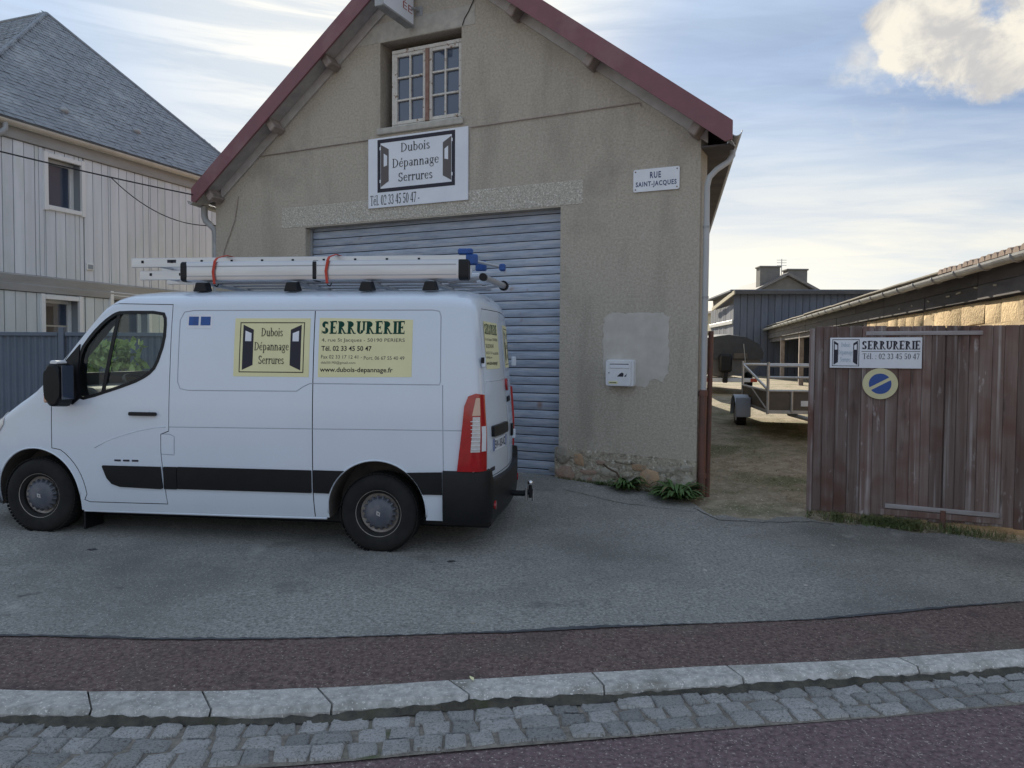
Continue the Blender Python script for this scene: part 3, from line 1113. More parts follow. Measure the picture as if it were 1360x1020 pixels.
def build_garage():
    wt = lambda s: rooftop(s) - .16
    poly = [(WL, -.3), (0, -.3), (0, wt(0)), (RS, wt(RS)), (WL, wt(WL))]
    V, F = prism_vf(poly, lambda s, z: (s, 0, z), lambda s, z: (s, .38, z))
    wall = fix_normals(mesh_data('wall', V, F, M_plaster))

    def cut_box(s0, s1, z0, z1):
        bm = bmesh.new()
        box_bm(bm, ((s0 + s1) / 2, .15, (z0 + z1) / 2), (s1 - s0, 1.2, z1 - z0))
        return bm_data(bm, 'c', M_plaster)
    wall = boolean(wall, [cut_box(-5.66, -1.70, -1, 3.55), cut_box(-4.36, -3.095, 4.80, 5.967)])
    add('wall', wall, GAR)
    # side and rear walls
    D = 9.0
    for nm, s0 in (('side_wall', -.38), ('side_wall', WL)):
        prism(nm, rect(s0, -.1, s0 + .38, 4.0), lambda s, z: (s + SK * .385, .385, z), lambda s, z: (s + SK * D, D, z), M_plaster, GAR)
    prism('rear_wall', poly, lambda s, z: (s + SK * D, D + .005, z), lambda s, z: (s + SK * D, D + .3, z), M_plaster, GAR)
    # roof slopes, red bargeboards, soffits
    for sg in (-1, 1):
        e = 0.38 if sg > 0 else WL - .16
        z_e = rooftop(e)
        roof = [(RS, RZ), (e, z_e), (e, z_e - .075), (RS, RZ - .075)]
        prism('roof', roof, lambda s, z: (s, -.28, z), lambda s, z: (s + SK * (D + .78), D + .5, z), M_roofsheet, GAR)
        barge = [(RS, RZ + .012), (e + .015 * sg, rooftop(e + .015 * sg) + .012), (e + .015 * sg, rooftop(e) - .20), (e - .06 * sg, rooftop(e - .06 * sg) - .262), (RS, RZ - .262)]
        prism('bargeboard', barge, lambda s, z: (s, -.315, z), lambda s, z: (s, -.283, z), M_red, GAR)
        sof = [(RS, RZ - .19), (e, z_e - .19), (e, z_e - .21), (RS, RZ - .21)]
        prism('soffit', sof, lambda s, z: (s, -.281, z), lambda s, z: (s, -.004, z), M_soffit, GAR)
        fil = [(RS, RZ - .212), (e - .3 * sg, rooftop(e - .3 * sg) - .212), (e - .3 * sg, rooftop(e - .3 * sg) - .365), (RS, RZ - .365)]
        prism('trim_board', fil, lambda s, z: (s, -.034, z), lambda s, z: (s, -.003, z), M_trim, GAR)
        # eaves soffit along the side
        es = [(0.005 if sg > 0 else WL - .005, z_e - .16), (e, z_e - .16), (e, z_e - .18), (0.005 if sg > 0 else WL - .005, z_e - .18)]
        prism('eaves_soffit', es, lambda s, z: (s, 0, z), lambda s, z: (s + SK * D, D, z), M_darkplank, GAR)
    # purlin ends
    for s, dz in ((-2.27, 0), (-1.27, 0), (-.02, 0), (-5.10, 0), (-6.10, 0), (WL + .10, 0)):
        zt = rooftop(s) - .215
        tilt = math.atan(SL) * (1 if s > RS else -1)
        m = Matrix.Translation((s, -.12, zt - .09)) @ Matrix.Rotation(tilt, 4, 'Y')
        bm = bmesh.new()
        box_bm(bm, (0, 0, 0), (.11, .24, .17), .012)
        o = add('purlin_end', bm_data(bm, 'purlin_end', M_timber), GAR)
        o.matrix_local = m
    # lintel of the shutter, lintel and sill of the window
    box('lintel', (-3.752, .09, 3.712), (4.692, .19, .30), M_lintel, GAR, .008)
    box('window_lintel', (-3.93, .10, 6.10), (2.07, .212, .265), M_concrete, GAR, .008)
    box('window_sill', (-3.73, .045, 4.765), (1.34, .17, .085), M_concrete, GAR, .01)
    # threshold
    box('threshold', (-3.68, .16, .14), (3.95, .34, .10), M_concrete, GAR, .012)
    # long wire stapled along the gable
    tube('wire', [(-6.53, -.012, 4.62), (-6.53, -.014, 4.656), (-5.15, -.014, 4.672), (-4.55, -.014, 4.676)], .007, M_timber, GAR, 6)
    tube('wire', [(-2.95, -.014, 4.664), (-1.6, -.014, 4.676), (-.716, -.014, 4.684), (-.70, -.014, 4.64)], .007, M_timber, GAR, 6)
    tube('wire', [(-3.08, -.012, 5.98), (-3.05, -.014, 6.06), (-2.99, -.014, 6.14), (-2.90, -.014, 6.30)], .006, M_wire, GAR, 6)
    tube('wire', [(-7.30, -.012, 2.9), (-7.22, -.014, 3.3), (-7.0, -.014, 3.75), (-6.93, -.014, 4.1)], .006, M_timber, GAR, 6)
    # smooth repaired patch of render beside the mailbox
    P = []
    base = [(-1.13, 1.55), (-1.14, 1.9), (-1.12, 2.18), (-1.02, 2.24), (-.7, 2.23), (-.45, 2.235), (-.33, 2.18), (-.34, 1.9), (-.33, 1.55), (-.40, 1.43), (-.55, 1.46), (-.6, 1.36), (-.9, 1.40), (-1.1, 1.42)]
    for i, p in enumerate(base):
        q = base[(i + 1) % len(base)]
        for k in range(6):
            t = k / 6
            P.append((p[0] + (q[0] - p[0]) * t + jitter(.014), p[1] + (q[1] - p[1]) * t + jitter(.014)))
    prism('render_patch', P, lambda s, z: (s, -.004, z), lambda s, z: (s, .01, z), M_patch, GAR)


build_garage()


def build_shutter():
    sh = add('roller_shutter', None, GAR) if False else bpy.data.objects.new('roller_shutter', None)
    link(sh, GAR)
    sh.location = (-3.68, .16, .2)
    # one curved interlocking slat
    prof = []
    for i in range(7):
        t = i / 6
        prof.append((-.0055 * math.sin(math.pi * t) - .002, .008 + .096 * t))
    prof += [(.004, .104), (.014, .104), (.014, .006), (.004, .006)]
    V, F = prism_vf(prof, lambda y, z: (-2.0, y, z), lambda y, z: (2.0, y, z))
    me = fix_normals(mesh_data('slat', V, F, M_slat))
    z = 0.07
    while z < 3.40:
        o = add('slat', me, sh, (0, jitter(.0015), z))
        z += .1078
    box('bottom_bar', (0, -.004, .033), (4.0, .035, .062), M_slat, sh, .006)
    box('maker_plate', (1.87, -.026, .085), (.15, .006, .055), M_alu, sh, .002)
    for s in (-1.985, 1.968):
        box('guide_rail', (s, -.03, 1.66), (.045, .05, 3.37), M_zinc, sh, .004)
    box('interior', (0, .25, 1.65), (4.3, .05, 3.7), M_darkgap, sh)


build_shutter()


def build_gable_window():
    w = bpy.data.objects.new('window', None)
    link(w, GAR)
    w.location = (-3.665, .12, 5.34)
    W2, H2 = .565, .53     # half sizes of the frame
    fr = .05
    bm = bmesh.new()
    box_bm(bm, (0, 0, H2 - fr / 2), (2 * W2, .07, fr), .006)
    box_bm(bm, (0, 0, -H2 + fr / 2), (2 * W2, .07, fr), .006)
    for s in (-1, 1):
        box_bm(bm, (s * (W2 - fr / 2), 0, 0), (fr, .068, 2 * H2 - 2 * fr - .002), .006)
    add('window_frame', bm_data(bm, 'window_frame', M_winwhite), w)
    box('meeting_stile', (.005, -.035, 0), (.055, .04, 2 * H2 - 2 * fr - .004), M_brownwood, w, .006)
    for s in (-1, 1):
        c0 = s * .275
        bm = bmesh.new()
        cw, chh = .225, H2 - fr - .004
        for q in (-1, 1):
            box_bm(bm, (c0 + q * cw, -.012, 0), (.042, .045, 2 * chh), .005)
        for k in (-1, -.333, .333, 1):
            hh = .045 if abs(k) == 1 else .026
            box_bm(bm, (c0, -.011, k * (chh - .0225)), (2 * cw - .045, .042, hh), .004)
        box_bm(bm, (c0, -.0115, 0), (.026, .040, 2 * chh - .08), .004)
        add('casement', bm_data(bm, 'casement', M_winwhite), w)
        for i in range(3):
            for q in (-1, 1):
                pz = (-.667 + .667 * i) * (chh - .0225)
                p = box('pane', (c0 + q * .112, .004, pz), (.2, .004, .285), M_pane, w)
                p.rotation_euler = (jitter(.012), 0, jitter(.02))
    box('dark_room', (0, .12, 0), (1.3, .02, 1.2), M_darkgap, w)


build_gable_window()


def build_gutters():
    for sg, s0, z0 in ((1, .435, 4.16), (-1, WL - .24, 4.05)):
        P = [(s0 + .062 * math.cos(R(180 + 18 * i)), z0 + .062 * math.sin(R(180 + 18 * i))) for i in range(11)]
        P += [(s0 + .055 * math.cos(R(360 - 18 * i)), z0 + .055 * math.sin(R(360 - 18 * i)) + .003) for i in range(11)]
        prism('gutter', P, lambda s, z: (s, -.27, z), lambda s, z: (s + SK * 9.67, 9.4, z), M_zinc, GAR)
    # right hand downpipe: swan neck, grey plastic, then rusty cast iron
    r = .033
    path = [(.31, .25, 4.12), (.31, .25, 4.03), (.27, .20, 3.95), (.16, .10, 3.85), (.09, .05, 3.76), (.065, .05, 3.66), (.065, .05, 3.2)]
    tube('downpipe', path, r, M_pvc, GAR, 14)
    tube('downpipe', [(.065, .05, 3.26), (.062, .05, 2.0), (.060, .05, 1.30)], r * 1.06, M_pvc, GAR, 14)
    tube('cast_iron_pipe', [(.058, .05, 1.34), (.054, .05, .9), (.052, .05, .12)], r * 1.32, M_castiron, GAR, 14)
    for z in (1.30, .35):
        tube('pipe_collar', [(.056, .05, z - .03), (.056, .05, z + .03)], r * 1.55, M_castiron, GAR, 14)
    for z in (2.4, 3.2):
        tube('pipe_clip', [(.063, .05, z - .012), (.063, .05, z + .012)], r * 1.2, M_zinc, GAR, 14)
    # left hand downpipe
    path = [(WL - .24, .0, 4.0), (WL - .24, .0, 3.86), (WL - .21, 0, 3.78), (WL - .08, .04, 3.66), (WL - .055, .05, 3.56), (WL - .055, .05, .2)]
    tube('downpipe', path, .05, M_zinc, GAR, 14)


build_gutters()


def build_plinth():
    pl = bpy.data.objects.new('stone_plinth', None)
    link(pl, GAR)
    pl.location = (-.875, -.02, 0)

    def topz(s):
        return np.interp(s, [-1.74, 0], [.588, .521])
    # mortar mass with an uneven face
    bm = bmesh.new()
    nx, nz = 40, 12
    grid = []
    for i in range(nx + 1):
        s = -1.742 + 1.745 * i / nx
        col = []
        for j in range(nz + 1):
            z = -.25 + (topz(s) + .25 + jitter(.006)) * j / nz
            y = -.006 + jitter(.009) + (.012 if j == nz else 0)
            col.append(bm.verts.new((s + .875, y, z)))
        col.append(bm.verts.new((s + .875, .12, topz(s))))
        grid.append(col)
    for i in range(nx):
        for j in range(nz + 1):
            bm.faces.new((grid[i][j], grid[i + 1][j], grid[i + 1][j + 1], grid[i][j + 1]))
    # returns at both ends
    for col, s in ((grid[0], -1.742), (grid[-1], .003)):
        prev = None
        back = [bm.verts.new((s + .875, .3, v.co.z)) for v in col[:-1]]
        for j in range(nz):
            bm.faces.new((col[j], col[j + 1], back[j + 1], back[j]))
    add('mortar', bm_data(bm, 'mortar', M_limestone, True, 50), pl)

    def stone(s, z, w, h, mat, proud=.012):
        w, h = w * 1.18, h * 1.15
        n = random.randint(7, 9)
        P = []
        for i in range(n):
            a = 2 * math.pi * i / n + jitter(.18)
            rr = random.uniform(.74, 1.06)
            ca, sa = math.cos(a), math.sin(a)
            k = (abs(ca) ** 6 + abs(sa) ** 6) ** (-1 / 6)
            P.append((ca * k * rr * w / 2, sa * k * rr * h / 2))
        bm = bmesh.new()
        r0 = [bm.verts.new((p[0], .03, p[1])) for p in P]
        r1 = [bm.verts.new((p[0], -proud * .4 + jitter(.003), p[1])) for p in P]
        r2 = [bm.verts.new((p[0] * .82, -proud + jitter(.004), p[1] * .82)) for p in P]
        c = bm.verts.new((jitter(.02), -proud - .003, jitter(.02)))
        for a, b in ((r0, r1), (r1, r2)):
            for i in range(n):
                bm.faces.new((a[i], a[(i + 1) % n], b[(i + 1) % n], b[i]))
        for i in range(n):
            bm.faces.new((r2[i], r2[(i + 1) % n], c))
        add('stone', bm_data(bm, 'stone', mat, True, 60), pl, (s + .875, -.008, z))
    A, B_, C_ = M_stone_a, M_stone_b, M_stone_c
    for a in [(-1.64, .49, .19, .19, B_, .02), (-1.60, .27, .22, .20, C_, .014), (-1.42, .45, .13, .13, A, .010), (-1.14, .43, .12, .05, C_, .008),
              (-1.30, .31, .22, .06, C_, .006), (-1.02, .33, .20, .10, B_, .010), (-1.30, .20, .20, .10, B_, .010), (-1.28, .215, .07, .07, C_, .013),
              (-.66, .40, .17, .08, A, .006), (-.53, .285, .215, .20, A, .024), (-.72, .22, .16, .12, B_, .008), (-.93, .17, .22, .12, B_, .008),
              (-.30, .40, .30, .08, B_, .008), (-.16, .27, .28, .16, B_, .012), (-.28, .16, .22, .10, M_limestone, .012), (-.47, .075, .20, .13, C_, .016),
              (-1.46, .12, .26, .10, C_, .010), (-1.12, .06, .30, .10, A, .006), (-.10, .43, .16, .07, B_, .008), (-.85, .46, .22, .06, M_limestone, .010),
              (-.80, .30, .12, .08, M_limestone, .012), (-.15, .09, .26, .10, M_limestone, .012)]:
        stone(*a)


build_plinth()


# ------------------------------------------------------------------ signs on the garage
def logo(parent, F, x0, y0, w, h, band, ink, shut, textm, thin=False, off=0.0, panes=None, hinges=False, serif=(.085, .03), sub=None):
    """frame with two open shutters and three serif lines; F(x, y, off)"""
    outer = [(x0, y0), (x0 + w, y0), (x0 + w, y0 + h), (x0, y0 + h)]
    b = band
    inner = [(x0 + b, y0 + b), (x0 + w - b, y0 + b), (x0 + w - b, y0 + h - b), (x0 + b, y0 + h - b)]
    print_on('logo_frame', [ring_polys(outer, inner)], F, ink, parent, off, sub)
    g = w * (.035 if thin else .005) + b
    sw = w * (.165 if thin else .105)
    for sd in (-1, 1):
        xa = x0 + g if sd < 0 else x0 + w - g
        xb = xa + sw * (1 if sd < 0 else -1)
        ya, yb = y0 + b + h * .03, y0 + h - b - h * .03
        quadp = [(xa, ya), (xb, ya + h * .10), (xb, yb - h * .10), (xa, yb)]
        print_on('logo_shutter', [(quadp, [(0, 1, 2, 3)])], F, shut, parent, off + .0006, sub)
        # lower darker panel and light pane
        xi, xo = xa + (xb - xa) * .80, xa + (xb - xa) * .22
        pane = [(xo, yb - h * .33), (xi, yb - h * .33), (xi, yb - h * .17), (xo, yb - h * .12)] if thin else \
               [(xo + (xb - xa) * .15, yb - h * .42), (xi, yb - h * .40), (xi, yb - h * .22), (xo + (xb - xa) * .15, yb - h * .17)]
        print_on('logo_pane', [(pane, [(0, 1, 2, 3)])], F, panes, parent, off + .0012, sub)
        if hinges:
            for yy in (ya + h * .08, yb - h * .10):
                xq = xa - (b * .2 if sd < 0 else -b * .2)
                print_on('logo_hinge', [quad(xq - w * .008, yy, xq + w * .008, yy + h * .06)], F, M_signwhite, parent, off + .0016)
    cx = x0 + w / 2
    lines = (('Dubois', .34, .72), ('Dépannage', .54, .44), ('Serrures', .40, .17))
    for t, tw, ty in lines:
        tw *= w * (1.0 if thin else 1.12)
        print_on('lettering', serif_polys(t, cx - tw / 2, y0 + h * ty, tw, h * .165, *serif), F, textm, parent, off + .0020)


def wallF(s0, z0, y0):
    return lambda x, y, off: (s0 + x, y0 - off, z0 + y)


def build_wall_signs():
    w, h = 1.56, .945
    sg = empty('shop_sign', gloc(-4.54, -.03, 3.735), GA, label='white sign board with open shutters logo and phone number above the shutter', cat='sign')
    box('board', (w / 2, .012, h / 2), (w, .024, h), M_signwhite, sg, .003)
    F = wallF(0, 0, -.0015)
    logo(sg, F, .155, .205, 1.215, .715, .05, M_shutter_ink, M_taupe, M_ink, False, 0, M_signwhite, True)
    print_on('lettering', serif_polys('Tél. 02 33 45 50 47 -', .03, .035, .80, .135, .105, .04, gap=-.02), F, M_ink, sg)
    st = empty('street_sign', gloc(-.78, -.02, 3.644), GA, label='small white enamel street name plate reading RUE SAINT-JACQUES', cat='street sign')
    w, h = .545, .262
    prism('plate', rrect(0, 0, w, h, .022), lambda s, z: (s, 0, z), lambda s, z: (s, .02, z), M_enamel, st, .003)
    F = wallF(0, 0, -.0015)
    print_on('lettering', text_polys('RUE', .200, .148, .130, .074, .026, 1.2), F, M_blueink, st)
    print_on('lettering', text_polys('SAINT-JACQUES', .032, .042, .480, .074, .026, 1.18), F, M_blueink, st)
    for x in (.028, w - .028):
        for z in (.028, h - .028):
            tube('screw', [(x, .002, z), (x, -.005, z)], .008, M_castiron, st, 8)
    # projecting light box near the ridge
    lb = empty('projecting_sign', gloc(-3.78, -.02, 6.06), GA, label='white box sign projecting from the gable above the window', cat='sign')
    box('case', (-.058, -.40, .30), (.116, .70, .60), M_signwhite, lb, .006)
    box('bottom_rim', (-.058, -.40, .012), (.13, .715, .03), M_zinc, lb, .006)
    box('front_rim', (-.058, -.757, .30), (.128, .012, .60), M_zinc, lb, .003)
    Fs = lambda x, y, off: (.0015 + off, -.74 + x, y)
    print_on('lettering', text_polys('ÉE', .43, .145, .22, .12, .0), Fs, M_redink, lb)
    tube('bracket', [(.04, .02, .22), (.04, -.10, .22)], .018, M_zinc, lb, 8)
    tube('bracket', [(.04, -.10, .22), (-.02, -.10, .22)], .018, M_zinc, lb, 8)
    box('wall_plate', (.05, .012, .22), (.10, .012, .12), M_zinc, lb, .003)
    # mailbox
    mb = empty('mailbox', gloc(-1.06, 0, 1.365), GA, label='white metal letterbox fixed to the garage wall', cat='mailbox')
    prism('case', rrect(.01, .0, .335, .315, .02), lambda s, z: (s, -.10, z), lambda s, z: (s, 0, z), M_mailbox, mb, .004)
    prism('door', rrect(0.0, .004, .305, .311, .026), lambda s, z: (s, -.122, z), lambda s, z: (s, -.103, z), M_mailbox, mb, .004)
    box('flap', (.165, -.126, .235), (.23, .008, .040), M_enamel, mb, .003)
    box('flap_shadow_slot', (.165, -.1235, .262), (.23, .004, .008), M_shutter_ink, mb)  # flat dark strip painted as the shade in the slot above the flap
    box('name_plate', (.092, -.1245, .045), (.11, .005, .028), M_yellow, mb, .001)
    box('name_strip', (.092, -.1282, .045), (.085, .002, .008), M_green, mb)
    tube('lock', [(.042, -.12, .16), (.042, -.128, .16)], .009, M_steel, mb, 10)
    Fm = lambda x, y, off: (x, -.1235 - off, y)
    print_on('emblem', [([(.14, .115), (.215, .115), (.222, .15), (.20, .165), (.175, .15)], [(0, 1, 2, 3, 4)]), ([(.225, .118), (.25, .115), (.262, .155), (.25, .14)], [(0, 1, 2, 3)])], Fm, M_shutter_ink, mb)


build_wall_signs()

# ------------------------------------------------------------------ the van (x forward, y to its left = street side, z up)
VAN = empty('van', (-1.028, 7.572, 0), math.atan2(.1275, -.9918), label='white panel van with yellow stickers and black side strips on the forecourt', cat='van')
VZ = [.28, .34, .45, .60, .80, 1.08, 1.30, 1.55, 1.80, 2.00, 2.12]
VV = [.955, .985, 1.005, 1.015, 1.022, 1.022, 1.016, 1.000, .978, .955, .935]


def v_side(z):
    return float(np.interp(z, VZ, VV))


# smooth the side profile
_zz = np.linspace(.28, 2.12, 60)
_vv = np.interp(_zz, VZ, VV)
for _ in range(20):
    _vv[1:-1] = (_vv[:-2] + 2 * _vv[1:-1] + _vv[2:]) / 4


def v_side(z):
    return float(np.interp(z, _zz, _vv))


def v_top(u):
    return float(np.interp(u, [-1.02, -.97, -.92, -.86, -.78, -.6, 1.8, 2.2, 2.36, 2.46, 2.56, 2.88, 3.02, 3.13, 3.22, 3.5, 3.75, 3.90, 3.98, 4.02],
                           [2.12, 2.195, 2.25, 2.29, 2.312, 2.325, 2.330, 2.325, 2.302, 2.265, 2.19, 1.80, 1.635, 1.51, 1.435, 1.275, 1.11, .955, .80, .66]))


def v_rz(u):
    return float(np.interp(u, [-1, 2.2, 2.6, 3.1, 3.3, 4.02], [.20, .20, .12, .10, .13, .12]))


def v_w(u):
    if u < -.82:
        if u > -.925:
            k = (u + .82) / .105
            return 1 - .115 * (1 - math.sqrt(max(0, 1 - k * k)))
        k = min(1, (-.925 - u) / .075)
        return .885 * math.sqrt(max(0.0, 1 - k)) if k < 1 else 0.0
    return float(np.interp(u, [-.82, 2.7, 3.1, 3.4, 3.65, 3.82, 3.93, 4.0, 4.02], [1, 1, .992, .965, .915, .845, .75, .60, .50]))


def v_shear(u, z):
    """rear face leans forward towards the roof"""
    k = max(0.0, min(1.0, (-.55 - u) / .45))
    return u + .085 * k * max(0.0, z - 1.05)


def v_bot(u):
    return float(np.interp(u, [-1, 3.4, 3.7, 4.02], [.30, .285, .30, .36]))


def v_section(u, ns=26, nc=14):
    T, rz, W, B = v_top(u), v_rz(u), v_w(u), v_bot(u)
    zc = T - rz
    pts = []
    for i in range(ns):
        z = B + (zc - B) * i / (ns - 1)
        pts.append((v_side(z) * W, z))
    v1 = pts[-1][0]
    e = 2 / np.interp(u, [2.2, 2.6, 3.2, 3.5], [2.6, 3.4, 3.2, 2.6])
    for i in range(1, nc + 1):
        a = math.pi / 2 * i / nc
        pts.append((v1 * max(0.0, math.cos(a)) ** e, zc + rz * math.sin(a) ** e))
    return pts


def vs_pt(u, z):
    """point on the left side of the body shell"""
    T, rz = v_top(u), v_rz(u)
    z = min(z, T - rz * .3)
    zc = T - rz
    if z <= zc:
        v = v_side(z) * v_w(u)
    else:
        e = 2 / np.interp(u, [2.2, 2.6, 3.2, 3.5], [2.6, 3.4, 3.2, 2.6])
        s = ((z - zc) / rz) ** (1 / e)
        v = v_side(zc) * v_w(u) * max(0.0, math.sqrt(1 - s * s)) ** e
    return Vector((v_shear(u, z), v, z))


def vsF(u, z, off):
    """body side with an offset along the outward normal"""
    p = vs_pt(u, z)
    h = .004
    a = vs_pt(u + h, z) - vs_pt(u - h, z)
    b = vs_pt(u, z + h) - vs_pt(u, z - h)
    n = b.cross(a)
    if n.length < 1e-9:
        n = Vector((0, 1, 0))
    n.normalize()
    if n.y < 0 and abs(n.y) > .3:
        n = -n
    return p + n * off


def vside(name, poly, mat, parent, th=.003, off=.0, du=.06, dz=.05, smooth=True):
    V2, F2 = subdiv_poly(poly, du, dz)
    V, F = sheet_solid(V2, F2, vsF, th, off)
    me = fix_normals(mesh_data(name, V, F, mat, smooth, 40))
    return add(name, me, parent)


def v_solid():
    us = list(np.concatenate([[-.9995, -.997, -.99, -.98, -.965, -.95, -.938, -.925], np.linspace(-.92, -.82, 9)[1:], np.linspace(-.8, 2.1, 36), np.linspace(2.15, 4.0, 56), [4.01, 4.02]]))
    V, F = [], []
    rings = []
    for u in us:
        half = v_section(u)
        ring_ = [(v, z) for v, z in half] + [(-v, z) for v, z in half[::-1][1:]]
        rings.append([len(V) + i for i in range(len(ring_))])
        V += [(v_shear(u, z), v, z) for v, z in ring_]
    n = len(rings[0])
    for a, b in zip(rings[:-1], rings[1:]):
        for i in range(n):
            F.append((a[i], a[(i + 1) % n], b[(i + 1) % n], b[i]))
    F.append(tuple(rings[0]))
    F.append(tuple(rings[-1][::-1]))
    bm = bmesh.new()
    vs_ = [bm.verts.new(v) for v in V]
    for f in F:
        try:
            bm.faces.new([vs_[i] for i in f])
        except ValueError:
            pass
    bmesh.ops.remove_doubles(bm, verts=bm.verts, dist=.0004)
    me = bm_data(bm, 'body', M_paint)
    return me


def uz_prism(poly, v0, v1, mat):
    V, F = prism_vf(poly, lambda u, z: (u, v0, z), lambda u, z: (u, v1, z))
    return fix_normals(mesh_data('c', V, F, mat))


def smooth_poly(P, it=1):
    for _ in range(it):
        Q = []
        for i, p in enumerate(P):
            q = P[(i + 1) % len(P)]
            Q.append((p[0] * .78 + q[0] * .22, p[1] * .78 + q[1] * .22))
            Q.append((p[0] * .22 + q[0] * .78, p[1] * .22 + q[1] * .78))
        P = Q
    return P


def offset_poly(P, d):
    """offset a polygon outwards by d"""
    n = len(P)
    area = sum(P[i][0] * P[(i + 1) % n][1] - P[(i + 1) % n][0] * P[i][1] for i in range(n))
    sg = 1 if area > 0 else -1
    out = []
    for i in range(n):
        p0, p1, p2 = Vector(P[i - 1]), Vector(P[i]), Vector(P[(i + 1) % n])
        n1 = Vector(((p1 - p0).y, -(p1 - p0).x)).normalized() * sg
        n2 = Vector(((p2 - p1).y, -(p2 - p1).x)).normalized() * sg
        m = (n1 + n2)
        m = m / max(.35, m.length_squared) * 2 / 1
        m = m.normalized() * min(2.0, 1 / max(.4, (n1 + n2).length / 2))
        out.append((p1.x + m.x * d, p1.y + m.y * d))
    return out


def arc(cx, cz, r, a0, a1, n):
    return [(cx + r * math.cos(R(a0 + (a1 - a0) * i / n)), cz + r * math.sin(R(a0 + (a1 - a0) * i / n))) for i in range(n + 1)]


FW, RW = (3.217, .408), (0.0, .345)      # wheel centres
FARCH, RARCH = (3.235, .405, .445), (.01, .375, .437)
GLASS = smooth_poly([(2.000, 2.080), (1.972, 2.02), (1.975, 1.83), (2.045, 1.61), (2.12, 1.535), (2.26, 1.465), (2.715, 1.318), (2.775, 1.335), (2.79, 1.50), (2.76, 1.745), (2.66, 1.885), (2.552, 1.998), (2.46, 2.064), (2.40, 2.082)], 1)
DOOR = [(1.908, 2.155), (1.905, 1.60), (1.908, 1.035), (1.985, 1.005), (1.985, .83), (1.962, .60), (1.948, .375), (2.70, .372)] + \
       [(2.745, .39)] + arc(FARCH[0], FARCH[1], .52, 176, 122, 8) + [(3.044, .86), (3.044, 1.30), (3.01, 1.52), (2.87, 1.735), (2.70, 1.965), (2.60, 2.085), (2.52, 2.145), (2.44, 2.165)]


def groove(path, r=.0045, fn=None):
    P = [Vector((fn or vs_pt)(*p)) for p in path]
    return tube_vf(P, r, 6)


def line(p, q, n=14):
    return [(p[0] + (q[0] - p[0]) * i / n, p[1] + (q[1] - p[1]) * i / n) for i in range(n + 1)]


def poly_line(P, step=.08):
    out = [P[0]]
    for a, b in zip(P[:-1], P[1:]):
        n = max(1, int(math.hypot(b[0] - a[0], b[1] - a[1]) / step))
        out += line(a, b, n)[1:]
    return out


def build_van():
    solid = v_solid()
    # --- cutters
    cav = uz_prism([(1.74, .62), (3.10, .62), (3.10, 1.25), (2.99, 1.50), (2.52, 2.10), (2.40, 2.165), (1.74, 2.175)], -.885, .885, M_interior)
    win = uz_prism(GLASS, -1.3, 1.3, M_black)
    ws = [(-.80, 1.53), (.80, 1.53), (.70, 2.14), (-.70, 2.14)]
    V, F = prism_vf(ws, lambda v, z: (2.47, v, z), lambda v, z: (3.6, v, z))
    wsc = fix_normals(mesh_data('c', V, F, M_black))
    arches = []
    for (cx, cz, r) in (FARCH, RARCH):
        for v0, v1 in ((.64, 1.3), (-1.3, -.64)):
            P = arc(cx, cz, r, 0, 360, 47)[:-1]
            P = [(p[0], p[1] if p[1] > cz else cz - (cz - p[1]) * 1.3) for p in P]
            arches.append(uz_prism(P, v0, v1, M_archliner))
    doorc = uz_prism(DOOR, .925, 1.4, M_paint)
    doorc_big = uz_prism(offset_poly(DOOR, .007), .925, 1.4, M_seam)
    reard, reard_big = [], []
    for s in (1, -1):
        P = [(s * .006, .66), (s * .846, .66), (s * .846, 1.2), (s * .820, 2.02), (s * .74, 2.125), (s * .006, 2.135)]
        for lst, d, m in ((reard, 0.0, M_paint), (reard_big, .006, M_seam)):
            Q = offset_poly(P, d) if d else P
            V, F = prism_vf(Q, lambda v, z: (-1.3, v, z), lambda v, z: (-.80 - (0 if z < 1.05 else .0), v, z))
            lst.append(fix_normals(mesh_data('c', V, F, m)))
    # limit the rear door slabs to the skin
    grooves = []
    paths = [
        # side pressings and creases
        poly_line([(1.70, 2.105), (-.47, 2.105), (-.53, 2.095), (-.545, 2.05), (-.555, 1.50), (-.545, 1.468), (.60, 1.468), (.66, 1.44), (.72, 1.40), (1.72, 1.395), (1.80, 1.41), (1.825, 1.47), (1.825, 2.02), (1.79, 2.09), (1.70, 2.105)]),
        poly_line([(1.90, 1.068), (-.75, 1.083)]),
        poly_line([(.575, 2.10), (.572, .30)]),
        poly_line([(-.575, 1.468), (-.585, .74)]),
        poly_line([(1.985, .825), (1.855, .82), (1.852, .985), (1.90, 1.005), (1.985, 1.005)], .04),
    ]
    for p in paths:
        grooves.append(groove(p, .0050))
    gm = []
    for g in grooves:
        gm.append(fix_normals(mesh_data('c', g[0], g[1], M_seam if g is grooves[2] else M_groove)))
    body = boolean(solid, [cav, win, wsc] + arches + [doorc_big] + gm)
    body2 = boolean(body, reard_big)
    body = body2 if len(body2.polygons) > 200 else body
    for me in (body,):
        me.polygons.foreach_set('use_smooth', [True] * len(me.polygons))
        me.set_sharp_from_angle(angle=R(32))
    add('body', body, VAN)
    d = boolean(solid.copy(), [doorc], 'INTERSECT')
    d = boolean(d, [cav, win] + arches[:1])
    d.polygons.foreach_set('use_smooth', [True] * len(d.polygons))
    d.set_sharp_from_angle(angle=R(32))
    door = add('door', d, VAN)
    for q, s in zip(reard, (1, -1)):
        d = boolean(solid.copy(), [q], 'INTERSECT')
        d.polygons.foreach_set('use_smooth', [True] * len(d.polygons))
        d.set_sharp_from_angle(angle=R(32))
        rd = add('rear_door', d, VAN)
        if s > 0:
            VAN['_rd'] = rd.name
    return door


van_door = build_van()
rear_door_l = bpy.data.objects[VAN['_rd']]
del VAN['_rd']


